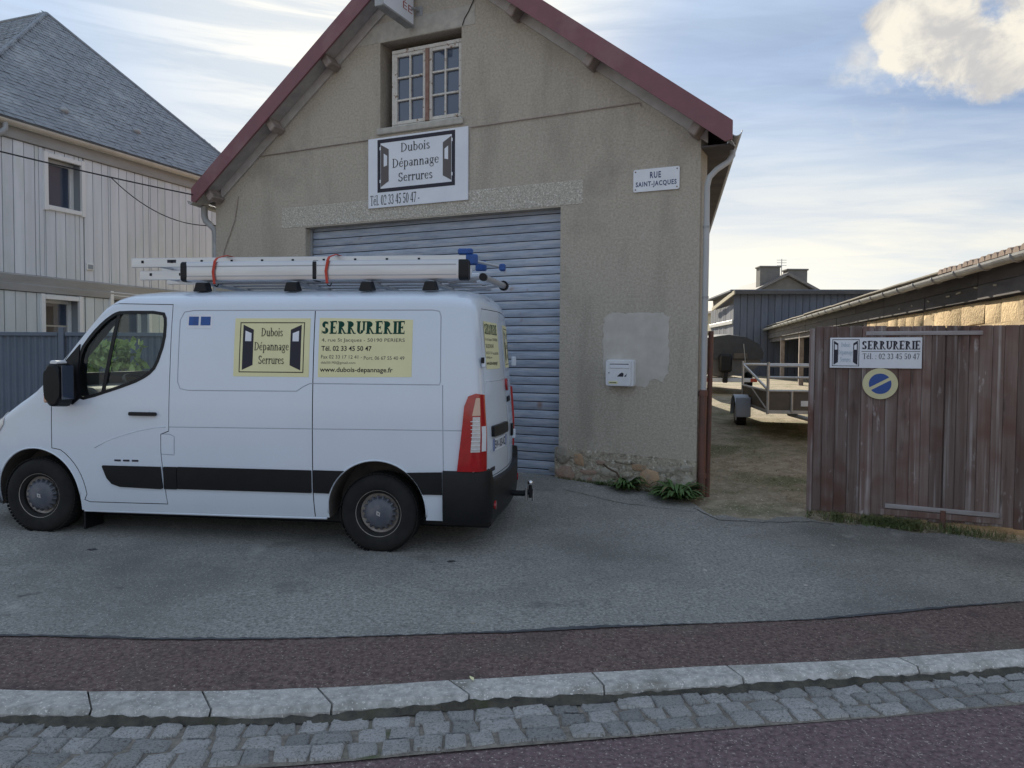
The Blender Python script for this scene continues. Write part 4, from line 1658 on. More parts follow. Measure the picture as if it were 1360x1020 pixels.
def rearF(v, z, off):
    """rear face; v to the van's left"""
    v_ = max(-.86, min(.86, v))
    k = 1 - (v_ / .885) ** 2
    return Vector((v_shear(-.925 - .075 * k, z) - off, v, z))


def build_van_details():
    door = van_door
    # glazing of the driver's door
    V2, F2 = subdiv_poly(GLASS, .08, .06)
    V, F = sheet_solid(V2, F2, vsF, .004, -.022)
    add('side_window', fix_normals(mesh_data('side_window', V, F, M_carglass, True, 40)), door)
    Vr = [(u, -v, z) for u, v, z in V]
    add('side_window', fix_normals(mesh_data('side_window', Vr, F, M_carglass, True, 40)), VAN)
    # rubber surround
    out, inn = offset_poly(GLASS, .022), offset_poly(GLASS, -.006)
    V2, F2 = ring_polys(out, inn)
    V, F = sheet_solid(V2, F2, vsF, .006, -.002)
    add('window_seal', fix_normals(mesh_data('window_seal', V, F, M_black, True, 40)), door)
    vside('window_bar', [(2.405, 2.075), (2.438, 2.075), (2.562, 1.350), (2.527, 1.360)], M_black, door, .010, -.012)
    vside('mirror_base', smooth_poly([(2.775, 1.80), (2.985, 1.565), (2.965, 1.33), (2.83, 1.255), (2.765, 1.31), (2.782, 1.5)], 0), M_black, door, .014, .001)
    # windscreen
    ws = [(-.80, 1.53), (.80, 1.53), (.70, 2.14), (-.70, 2.14)]

    def wsF(v, z, off):
        u = float(np.interp(z, [1.50, 1.51, 1.635, 1.80, 2.18, 2.3], [3.14, 3.13, 3.02, 2.88, 2.56, 2.45]))
        u -= .055 * (abs(v) / .85) ** 3
        return Vector((u - .05 + off, v, z))
    V2, F2 = subdiv_poly(ws, .12, .08)
    V, F = sheet_solid(V2, F2, wsF, .004, 0)
    add('windscreen', fix_normals(mesh_data('windscreen', V, F, M_carglass, True, 40)), VAN)
    # handle
    hd = vside('handle', rrect(2.015, 1.165, 2.275, 1.198, .014), M_black, door, .024, .004)
    vside('handle_recess', [(2.16 + .075 * math.cos(R(a)), 1.195 + .045 * math.sin(R(a))) for a in range(0, 360, 24)], M_paint, door, .003, .0005)
    for k in range(3):
        vside('badge', rrect(2.43 - k * .085 - .062, .752, 2.43 - k * .085, .768, .005), M_shutter_ink, door, .003, .001)
    # raised sweep line on the door
    V, F = tube_vf([vsF(u, z, -.003) for u, z in [(2.62, .87), (2.50, .935), (2.36, .985), (2.2, 1.03), (2.05, 1.06), (1.93, 1.07)]], .007, 6)
    add('sweep_line', mesh_data('sweep_line', V, F, M_paint, True), door)
    # black rub strips
    st = .016
    vside('rub_strip', smooth_poly([(1.985, .712), (2.54, .712), (2.545, .70), (2.505, .60), (2.46, .548), (2.38, .522), (1.985, .512), (1.97, .52)], 0), M_black, door, st, .0)
    vside('rub_strip', rrect(1.832, .514, 1.955, .714, .006), M_black, VAN, st, .0)
    vside('rub_strip', rrect(.585, .518, 1.826, .716, .006), M_black, VAN, st, .0)
    a = [(RARCH[0] + (RARCH[2] + .003) * math.cos(R(t)), RARCH[1] + (RARCH[2] + .003) * math.sin(R(t))) for t in (19, 26, 33, 40, 46, 51)]
    vside('rub_strip', [(.563, .52), (.563, .718)] + [p for p in a[::-1]], M_black, VAN, st, .0)
    a = [(RARCH[0] + (RARCH[2] + .003) * math.cos(R(t)), RARCH[1] + (RARCH[2] + .003) * math.sin(R(t))) for t in (129, 134, 140, 147, 154, 159)]
    vside('rub_strip', [p for p in a] + [(-.572, .535), (-.572, .728)], M_black, VAN, st, .0)
    # sill flange and wheel arch lips
    tube('sill_flange', [(2.78, .945, .282), (1.2, .95, .283), (.47, .95, .287)], .012, M_paint, VAN, 6)
    for (cx, cz, r), a0, a1 in ((FARCH, -10, 176), (RARCH, -5, 186)):
        P = [vsF(*p, -.004) for p in arc(cx, cz, r + .003, a0, a1, 30) if p[1] > .32]
        V, F = tube_vf(P, .009, 6)
        add('arch_lip', mesh_data('arch_lip', V, F, M_paint, True), VAN)
    # mud flap
    box('mud_flap', (2.80, .80, .25), (.02, .26, .30), M_black, VAN, .006)
    # front bumper
    P = []
    for u in np.linspace(3.66, 4.0, 10):
        P.append((u, 1.018 * v_w(u)))
    path = [(u, v) for u, v in P] + [(4.035, .35), (4.045, 0)]
    path = path + [(u, -v) for u, v in path[::-1][1:]]
    prof = [(.26, -.05), (.28, .0), (.40, .018), (.60, .02), (.66, .004), (.67, -.05)]
    V, F = [], []
    for (u, v) in path:
        d = Vector((u - 3.3, v, 0)).normalized()
        for z, o in prof:
            V.append((u + d.x * o, v + d.y * o, z))
    m = len(prof)
    for i in range(len(path) - 1):
        for j in range(m - 1):
            F.append((i * m + j, i * m + j + 1, (i + 1) * m + j + 1, (i + 1) * m + j))
    add('front_bumper', fix_normals(mesh_data('front_bumper', V, F, M_black, True, 45)), VAN)
    # headlights
    for s in (1, -1):
        hl = [(3.56, 1.165), (3.66, 1.13), (3.80, .99), (3.86, .86), (3.78, .86), (3.66, .95), (3.58, 1.06)]
        V2, F2 = subdiv_poly(hl, .05, .05)
        V, F = sheet_solid(V2, F2, vsF, .008, .001)
        V = [(p[0], p[1] * s, p[2]) for p in V]
        add('headlight', fix_normals(mesh_data('headlight', V, F, M_tailwhite, True, 40)), VAN)
    # rear bumper: wraps the corners, lower in the middle
    plan = [(-.58, 1.026), (-.70, 1.028), (-.80, 1.022), (-.885, 1.002), (-.938, .957), (-.964, .916), (-.980, .882), (-.984, .866), (-.988, .81), (-1.015, .55), (-1.03, .25), (-1.035, 0)]
    plan = plan + [(u, -v) for u, v in plan[::-1][1:]]
    V, F = [], []
    for i, (u, v) in enumerate(plan):
        d = Vector(((u + .55) * 1.0, v * .6, 0)).normalized() if u < -.72 else Vector((0, 1 if v > 0 else -1, 0))
        tz = np.interp(abs(v), [0, .80, .862, .875, 1.03], [.63, .645, .66, .743, .743])
        prof = [(.284, -.10), (.288, -.012), (.33, .005), (.50, .010), (tz - .03, .010), (tz - .006, .003), (tz, -.012), (tz - .002, -.10)]
        for z, o in prof:
            V.append((u + d.x * o, v + d.y * o, z))
    m = 8
    for i in range(len(plan) - 1):
        for j in range(m - 1):
            F.append((i * m + j, i * m + j + 1, (i + 1) * m + j + 1, (i + 1) * m + j))
    F.append(tuple(range(m)))
    F.append(tuple(range((len(plan) - 1) * m, len(plan) * m)))
    bp = add('rear_bumper', fix_normals(mesh_data('rear_bumper', V, F, M_black, True, 50)), VAN)
    for s in (1, -1):
        P = [(-.985 - .02 * math.cos(R(a)) * 0 - .022, s * (.80 + .035 * math.cos(R(a))), .42 + .038 * math.sin(R(a))) for a in range(0, 360, 30)]
        n = len(P)
        V = P + [(p[0] + .05, p[1], p[2]) for p in P]
        F = [tuple(range(n))] + [(i, (i + 1) % n, n + (i + 1) % n, n + i) for i in range(n)]
        add('reflector', fix_normals(mesh_data('reflector', V, F, M_tailred)), bp)
    # tail lights
    for s in (1, -1):
        def tl(name, poly, mat, th, off, par):
            V2, F2 = subdiv_poly(poly, .02, .05)
            V, F = sheet_solid(V2, F2, vsF, th, off)
            V = [(p[0], p[1] * s, p[2]) for p in V]
            return add(name, fix_normals(mesh_data(name, V, F, mat, True, 50)), par)
        lamp = tl('tail_light', [(-.705, .74), (-.922, .74), (-.922, 1.385), (-.87, 1.398), (-.815, 1.375), (-.775, 1.29), (-.742, 1.05)], M_tailred, .022, .001, VAN)
        tl('reversing_lens', [(-.822, .905), (-.882, .905), (-.887, 1.20), (-.842, 1.20)], M_tailwhite, .004, .0235, lamp)
        tl('turn_lens', [(-.838, 1.212), (-.890, 1.212), (-.892, 1.36), (-.868, 1.36)], M_tailamber, .004, .0235, lamp)
        tl('side_lens', [(-.893, .91), (-.916, .91), (-.917, 1.12), (-.895, 1.12)], M_mailbox, .004, .0235, lamp)
        for k in range(8):
            z = .93 + k * .033
            tl('lens_rib', [(-.826, z), (-.882, z), (-.882, z + .006), (-.826, z + .006)], M_mailbox, .003, .0278, lamp)
    # rear door furniture
    rd = rear_door_l

    def rear(name, poly, mat, par, th=.004, off=.001, dv=.06):
        V2, F2 = subdiv_poly(poly, dv, .1)
        V, F = sheet_solid(V2, F2, rearF, th, off)
        return add(name, fix_normals(mesh_data(name, V, F, mat, True, 45)), par)
    rear('plate_lamp_housing', rrect(.17, 1.005, .73, 1.10, .02), M_black, rd, .03, .001)
    npz = rear('number_plate', rrect(.19, .875, .71, .985, .006), M_signwhite, VAN, .006, .006)
    rear('plate_band', rect(.665, .877, .708, .983), M_nopark_b, npz, .001, .0125)
    rear('plate_band', rect(.192, .877, .232, .983), M_nopark_b, npz, .001, .0125)
    Fp = lambda x, y, off: rearF(.65 - x, .892 + y, .0127 + off)
    print_on('lettering', text_polys('EW-183-NZ', 0, 0, .40, .075, .02), Fp, M_ink, npz)
    rear('door_badge', rect(.62, .70, .76, .735), M_shutter_ink, rd, .004, .001)
    box('door_hinge', (-.905, .885, 1.66), (.035, .04, .085), M_paint, VAN, .008)
    box('door_hinge', (-.925, .885, .72), (.035, .04, .085), M_paint, VAN, .008)
    box('door_latch', (-.90, .905, 1.68), (.03, .02, .05), M_seam, VAN, .004)
    # pieces of the right hand door that stand out at the silhouette
    for z, s in ((1.66, .05), (.88, .05)):
        box('door_hinge', (-.945, -.84, z), (.05, .05, .10), M_paint, VAN, .008)
    rear('red_emblem', [(-.05 + .045 * math.cos(R(a)), 1.44 + .06 * math.sin(R(a))) for a in range(0, 360, 30)], M_tailred, VAN, .02, .001)
    rear('black_badge', rect(-.30, 1.27, -.06, 1.32), M_ink, VAN, .006, .001)
    rear('black_handle', rrect(-.34, .92, -.22, 1.04, .01), M_black, VAN, .02, .001)
    # pressed line on the left rear door
    V, F = tube_vf([rearF(v, 1.495, -.001) for v in np.linspace(.08, .78, 8)], .006, 6)
    add('pressing_line', mesh_data('pressing_line', V, F, M_paint, True), rd)
    # tow ball on the far side of the bumper
    tb = bpy.data.objects.new('tow_bar', None)
    link(tb, VAN)
    tb.location = (-1.05, -.02, .40)
    V, F = merge(tube_vf([(.15, 0, -.02), (-.10, 0, -.02), (-.17, 0, 0)], .028, 8), tube_vf([(-.17, 0, -.06), (-.17, 0, .07)], .017, 10))
    add('drawbar', mesh_data('drawbar', V, F, M_black, True, 40), tb)
    bm = bmesh.new()
    bmesh.ops.create_uvsphere(bm, u_segments=14, v_segments=10, radius=.028, matrix=Matrix.Translation((-.17, 0, .085)))
    add('ball', bm_data(bm, 'ball', M_chrome, True), tb)
    box('coupling_plate', (-.135, 0, -.02), (.02, .13, .14), M_steel, tb, .005)
    tube('pin', [(-.20, 0, -.09), (-.20, 0, .03)], .012, M_chrome, tb, 8)
    # underbody
    box('underbody', (1.2, 0, .27), (4.3, 1.5, .14), M_black, VAN, .02)
    tube('rear_axle', [(0, -.8, .33), (0, .8, .33)], .05, M_black, VAN, 10)
    # door mirror
    mr = bpy.data.objects.new('door_mirror', None)
    link(mr, VAN)
    mr.location = (2.85, 1.12, 1.44)
    prism('mirror_housing', smooth_poly([(-.065, -.195), (.055, -.205), (.095, -.09), (.095, .12), (.055, .20), (-.045, .195), (-.08, .06)], 2),
          lambda u, z: (u, -.06, z), lambda u, z: (u * .9, .13, z * .93), M_black, mr, .018)
    prism('mirror_cap', smooth_poly([(-.03, .18), (.05, .18), (.04, .215), (-.02, .215)], 1), lambda u, z: (u, -.03, z), lambda u, z: (u, .10, z), M_mailbox, mr, .006)
    box('mirror_indicator', (.078, .075, -.115), (.045, .09, .085), M_tailamber, mr, .012)
    box('mirror_glass', (-.076, .035, .02), (.006, .15, .30), M_pane, mr, .004)
    box('mirror_arm', (-.02, -.10, -.09), (.10, .14, .10), M_black, mr, .02)
    # cab interior
    cab = bpy.data.objects.new('cab_interior', None)
    link(cab, VAN)
    prism('dashboard', [(2.60, .62), (3.08, .62), (3.08, 1.24), (2.98, 1.42), (2.75, 1.40), (2.62, 1.28), (2.58, 1.0)], lambda u, z: (u, -.86, z), lambda u, z: (u, .86, z), M_interior, cab, .02)
    for v in (.45, -.30, -.65):
        box('seat', (2.02, v, .86), (.50, .46, .16), M_seat, cab, .05, seg=2)
        o = box('backrest', (1.84, v, 1.22), (.14, .46, .66), M_seat, cab, .05, seg=2)
        o.rotation_euler = (0, R(-10), 0)
        box('headrest', (1.80, v, 1.64), (.10, .26, .18), M_seat, cab, .04, seg=2)
    c = Vector((2.50, .45, 1.40))
    ax = Vector((-.55, 0, .83)).normalized()
    e1, e2 = Vector((0, 1, 0)), ax.cross(Vector((0, 1, 0))).normalized()
    P = [c + (e1 * math.cos(R(a)) + e2 * math.sin(R(a))) * .20 for a in range(0, 360, 15)]
    V, F = merge(tube_vf(P, .016, 8, True), tube_vf([c - e1 * .19, c, c + e1 * .19], .02, 6), tube_vf([c - ax * .28, c], .03, 8))
    add('steering_wheel', mesh_data('steering_wheel', V, F, M_black, True, 50), cab)
    tube('bulkhead_rail', [(1.76, -.8, 1.5), (1.76, .8, 1.5)], .015, M_steel, cab, 6)


build_van_details()


def build_wheels():
    n = 40
    ty = [(.175, .08), (.205, .105), (.235, .112), (.29, .112), (.318, .102), (.336, .085), (.343, .06), (.345, .03), (.345, -.03), (.343, -.06), (.336, -.085), (.318, -.102), (.235, -.112), (.205, -.105), (.175, -.08)]
    V, F = lathe_vf(ty, 48, loop=True)
    tyre = fix_normals(mesh_data('tyre', V, F, M_tyre, True, 45))
    # tread blocks
    tb = []
    for k in range(64):
        a = 2 * math.pi * k / 64
        for h, w in ((-.07, .05), (0, .06), (.07, .05)):
            c = Vector((math.cos(a) * .3465, h, math.sin(a) * .3465))
            m = Matrix.Translation(c) @ Matrix.Rotation(-a, 4, 'Y')
            pts = [m @ Vector((sx * .0035, sy * w / 2, sz * .012)) for sx in (-1, 1) for sy in (-1, 1) for sz in (-1, 1)]
            o = [0, 1, 3, 2], [4, 6, 7, 5], [0, 4, 5, 1], [2, 3, 7, 6], [0, 2, 6, 4], [1, 5, 7, 3]
            tb.append((pts, o))
    V, F = merge(*tb)
    tread = mesh_data('tread', V, F, M_tyre)
    rim_p = [(.10, .02), (.150, .028), (.172, .040), (.180, .058), (.186, .060), (.192, .092), (.203, .104), (.213, .104), (.218, .098), (.212, .088), (.206, .05), (.206, -.09), (.10, -.09)]
    V, F = lathe_vf(rim_p, 48)
    rim = fix_normals(mesh_data('rim', V, F, M_rim, True, 35))
    # hub cap with notched edge
    bm = bmesh.new()
    hub_rings = []
    prof = [(.152, .058), (.149, .070), (.122, .086), (.112, .094), (.06, .104), (.0, .106)]
    nn = 72
    for q, (r, h) in enumerate(prof[:-1]):
        ring_ = []
        for j in range(nn):
            rr = r
            hh = h
            if q < 2 and (j % 4) < 2:
                rr = r - .016
                hh = h - .012
            t = 2 * math.pi * j / nn
            ring_.append(bm.verts.new((rr * math.cos(t), hh, rr * math.sin(t))))
        hub_rings.append(ring_)
    for a, b in zip(hub_rings[:-1], hub_rings[1:]):
        for j in range(nn):
            bm.faces.new((a[j], a[(j + 1) % nn], b[(j + 1) % nn], b[j]))
    bm.faces.new(hub_rings[-1])
    hub = bm_data(bm, 'hub_cap', M_hub, True, 30)
    # diamond emblem
    P = [(0, .028), (.019, 0), (0, -.028), (-.019, 0)]
    Q = [(0, .014), (.008, 0), (0, -.014), (-.008, 0)]
    V2, F2 = ring_polys(P, Q)
    V, F = sheet_solid(V2, F2, lambda x, y, off: Vector((x, .104 + off, y)), .006, 0)
    emb = fix_normals(mesh_data('emblem', V, F, M_alu))
    for (u, z) in (FW, RW):
        for s in (1, -1):
            w = bpy.data.objects.new('wheel', None)
            link(w, VAN)
            w.location = (u, s * .868, z)
            w.rotation_euler = (0, random.uniform(0, 1), 0 if s > 0 else math.pi)
            add('tyre', tyre, w)
            add('tread', tread, w)
            rm = add('rim', rim, w)
            add('hub_cap', hub, w)
            add('emblem', emb, w)


build_wheels()


def sticker_text(parent, F, w, h, scale_ok=True, small=True):
    """yellow SERRURERIE sticker; F(x,y,off) with x to the reader's right"""
    print_on('lettering', serif_polys('SERRURERIE', .02 * w, .735 * h, .90 * w, .215 * h, .19, .06, gap=-.02), F, M_green, parent)
    rows = [('4, rue St Jacques - 50190 PERIERS', .03, .585, .89, .075, .0), ('Tél. 02 33 45 50 47', .03, .445, .54, .085, .018),
            ('Fax 02 33 17 12 41 -', .03, .315, .44, .060, .0), ('Port. 06 67 55 40 49', .49, .300, .43, .060, .0), ('dds50190@gmail.com', .03, .215, .37, .055, .0), ('www.dubois-depannage.fr', .02, .065, .78, .105, .016)]
    for t, x, y, ww, hh, b in rows:
        print_on('lettering', text_polys(t, x * w, y * h, ww * w, hh * h, b), F, M_ink if b else M_shutter_ink, parent)


def build_van_stickers():
    # left side, logo sticker
    u0, u1, z0, z1 = 1.305, .612, 1.525, 2.035
    o = vside('logo_sticker', rect(u1, z0, u0, z1), M_yellow, VAN, .0012, .0006, .1, .05)
    F = lambda x, y, off: vsF(u0 - x, z0 + y, .0024 + off)
    W, H = u0 - u1, z1 - z0
    logo(o, F, .05, .035, W - .10, H - .07, .008, M_ink, M_shutter_ink, M_ink, True, 0, M_signwhite, False, (.095, .035), (.05, .03))
    u0, u1 = .530, -.302
    o = vside('text_sticker', [(u1, z0 + .008), (u0, z0), (u0, z1 + .004), (u1, z1 - .012)], M_yellow, VAN, .0012, .0006, .1, .05)
    F = lambda x, y, off: vsF(u0 - x, z0 + y, .0024 + off)
    sticker_text(o, F, u0 - u1, z1 - z0)
    # small stamp-like sticker with two blue squares
    P = []
    x0, x1, y0, y1 = 1.520, 1.762, 1.945, 2.070
    def edge(a, b, n):
        r_ = []
        for i in range(n * 2):
            t = i / (n * 2)
            k = .004 if i % 2 else -.004
            d = Vector((b[0] - a[0], b[1] - a[1])).normalized()
            r_.append((a[0] + (b[0] - a[0]) * t - d.y * k, a[1] + (b[1] - a[1]) * t + d.x * k))
        return r_
    P = edge((x0, y0), (x1, y0), 8) + edge((x1, y0), (x1, y1), 5) + edge((x1, y1), (x0, y1), 8) + edge((x0, y1), (x0, y0), 5)
    o = vside('stamp_sticker', P, M_enamel, VAN, .0012, .0006, .3, .3)
    for a in (1.538, 1.650):
        vside('blue_square', rect(a, 1.972, a + .092, 2.050), M_bluecap, o, .0010, .0024, .3, .3)
    # rear door stickers
    def rsheet(name, poly, par):
        V2, F2 = subdiv_poly(poly, .06, .2)
        V, F = sheet_solid(V2, F2, rearF, .0012, .0008)
        return add(name, fix_normals(mesh_data(name, V, F, M_yellow, True, 45)), par)
    o = rsheet('text_sticker', rect(.22, 1.60, .74, 2.02), VAN)
    F = lambda x, y, off: rearF(.74 - x, 1.60 + y, .0026 + off)
    sticker_text(o, F, .52, .42)
    o = rsheet('logo_sticker', rect(-.68, 1.60, -.14, 2.02), VAN)
    F = lambda x, y, off: rearF(-.14 - x, 1.60 + y, .0026 + off)
    logo(o, F, .04, .03, .46, .36, .008, M_ink, M_shutter_ink, M_ink, True, 0, M_signwhite, False, (.095, .035), (.04, .04))


build_van_stickers()


def build_rack():
    rk = bpy.data.objects.new('roof_rack', None)
    link(rk, VAN)
    feet_u = [1.76, .89, .19, -.39]
    for u in feet_u:
        for s in (1, -1):
            prism('rack_foot', [(u - .066, 2.30), (u + .066, 2.30), (u + .040, 2.385), (u - .040, 2.385)], lambda a, z: (a, s * .68 - .06, z), lambda a, z: (a, s * .68 + .06, z - .012), M_black, rk, .008)
        box('crossbar', (u, 0, 2.372), (.06, 1.30, .030), M_alu, rk, .006)
    for v in (-.5, -.2, .1, .38):
        box('rack_slat', (.6, v, 2.397), (2.7, .045, .018), M_aludark, rk, .004)
    # rear roller
    tube('rack_roller', [(-.86, -.60, 2.45), (-.83, .48, 2.43)], .032, M_alu, rk, 12)
    for v, z in ((-.64, 2.452), (.47, 2.43)):
        tube('roller_cap', [(-.86 if v < 0 else -.83, v - .02, z), (-.86 if v < 0 else -.83, v + .035, z)], .052 if v < 0 else .036, M_black, rk, 12)
    for s in (1, -1):
        tube('roller_arm', [(-.50, s * .42, 2.385), (-.85, s * .42, 2.44)], .020, M_aludark, rk, 8)
    # tube carrier box along the street side
    tb = empty('pipe_carrier', VAN.matrix_basis @ Vector((.682, .58, 2.395)), VAN.rotation_euler.z,
               label='long aluminium pipe box with black end caps on the van roof rack', cat='pipe carrier')
    prof = rrect(-.065, 0, .065, .180, .014, 3)
    V, F = prism_vf(prof, lambda v, z: (-1.315, v, z), lambda v, z: (1.26, v, z))
    add('tube_body', fix_normals(mesh_data('tube_body', V, F, M_alu, True, 50)), tb)
    for q in (.045, .135):
        box('rib', (-.02, .066, q), (2.55, .005, .010), M_aludark, tb, .002)
    capp = rrect(-.068, -.003, .068, .183, .032, 3)
    for a, b in ((-1.40, -1.31), (1.25, 1.325)):
        prism('end_cap', capp, lambda v, z: (a, v, z), lambda v, z: (b, v, z), M_black, tb, .01)
    prism('clamp_band', rrect(-.070, -.005, .070, .186, .032, 3), lambda v, z: (.0, v, z), lambda v, z: (.035, v, z), M_black, tb)
    # two nested ladder sections lying on the rack
    for nm, z, u0, u1, lab, v0, v1 in (('ladder', 2.598, -.66, 2.647, 'upper aluminium ladder with blue rubber feet lying on the van roof rack', -.10, .40),
                                      ('ladder', 2.478, -.60, 2.575, 'lower aluminium ladder section tucked under the upper one on the van roof', -.08, .38)):
        ld = empty(nm, VAN.matrix_basis @ Vector((.7, 0, z)), VAN.rotation_euler.z, label=lab, cat='ladder')
        L = u1 - u0
        for v in (v0, v1):
            prism('stile', [(v - .014, -.044), (v + .014, -.044), (v + .014, .044), (v - .014, .044)], lambda a, b: (u0 - .7, a, b), lambda a, b: (u1 - .7, a, b), M_alu, ld, .004)
        k = int(L / .305)
        V1, F1 = tube_vf([(0, v0, 0), (0, v1 - .006, 0)], .015, 8)
        rung = mesh_data('rung', V1, F1, M_alu, True, 50)
        bm = bmesh.new()
        box_bm(bm, (0, v1 + .0155, .008), (.022, .006, .026))
        plug = bm_data(bm, 'rung_plug', M_ink)
        for i in range(k):
            x = u1 - .7 - .118 - i * .305
            add('rung', rung, ld, (x, 0, 0))
            add('rung_plug', plug, ld, (x, 0, 0))
        for v in (v0, v1):
            box('stile_foot', (u0 - .7 - .05, v, .0), (.11, .05, .10), M_bluecap if z > 2.5 else M_enamel, ld, .012)
        if z > 2.5:
            box('ladder_top_cap', (u0 - .7 + .01, v1 - .0, .075), (.14, .05, .055), M_bluecap, ld, .012)
            box('maker_label', (u1 - .7 - .42, v1 + .0152, .012), (.09, .002, .03), M_shutter_ink, ld)
            tube('stay_bar', [(u0 - .72, .05, .03), (u0 - .95, .02, -.02)], .016, M_aludark, ld, 8)
            box('stay_foot', (u0 - .98, .02, -.03), (.06, .06, .07), M_bluecap, ld, .012)
    for u in (1.66, .575):
        s = empty('ratchet_strap', VAN.matrix_basis @ Vector((u, .45, 2.375)), VAN.rotation_euler.z,
                  label='red strap around ladder and pipe box near the van cab' if u > 1 else 'red strap around ladder and pipe box at mid length of the van roof', cat='strap')
        P = [(0, .205, -.01), (.012, .208, .10), (-.008, .208, .20), (0, .15, .235), (0, -.03, .282), (0, -.30, .280)]
        V, F = [], []
        for p in P:
            for q in (-.012, .012):
                V.append((p[0] + q, p[1], p[2]))
                V.append((p[0] + q, p[1] + .004, p[2] + .004))
        for i in range(len(P) - 1):
            a = i * 4
            F += [(a, a + 2, a + 6, a + 4), (a + 1, a + 5, a + 7, a + 3), (a, a + 4, a + 5, a + 1), (a + 2, a + 3, a + 7, a + 6)]
        add('webbing', fix_normals(mesh_data('webbing', V, F, M_strap)), s)
        tube('hook', [(0, .205, -.02), (-.03, .215, -.035), (-.045, .215, -.01)], .006, M_ink, s, 6)


build_rack()


# ------------------------------------------------------------------ neighbouring clad house on the left
def pieces_around(x0, x1, z0, z1, holes):
    """rectangles covering a wall minus its holes"""
    xs = sorted({x0, x1} | {min(max(h[i], x0), x1) for h in holes for i in (0, 1)})
    out = []
    for a, b in zip(xs[:-1], xs[1:]):
        if b - a < 1e-4:
            continue
        m = (a + b) / 2
        cuts = sorted([(max(h[2], z0), min(h[3], z1)) for h in holes if h[0] < m < h[1] and h[2] < z1 and h[3] > z0])
        z = z0
        for c, d in cuts:
            if c - z > 1e-3:
                out.append((a, b, z, c))
            z = max(z, d)
        if z1 - z > 1e-3:
            out.append((a, b, z, z1))
    return out


HAZ = R(20.26)
# local x runs along the facade away from the street, local y points into the house
HOUSE = empty('clad_house', (-7.3, 11, 0), math.pi / 2 - HAZ, label='pale grey board clad house with steep slate hipped roof', cat='house')


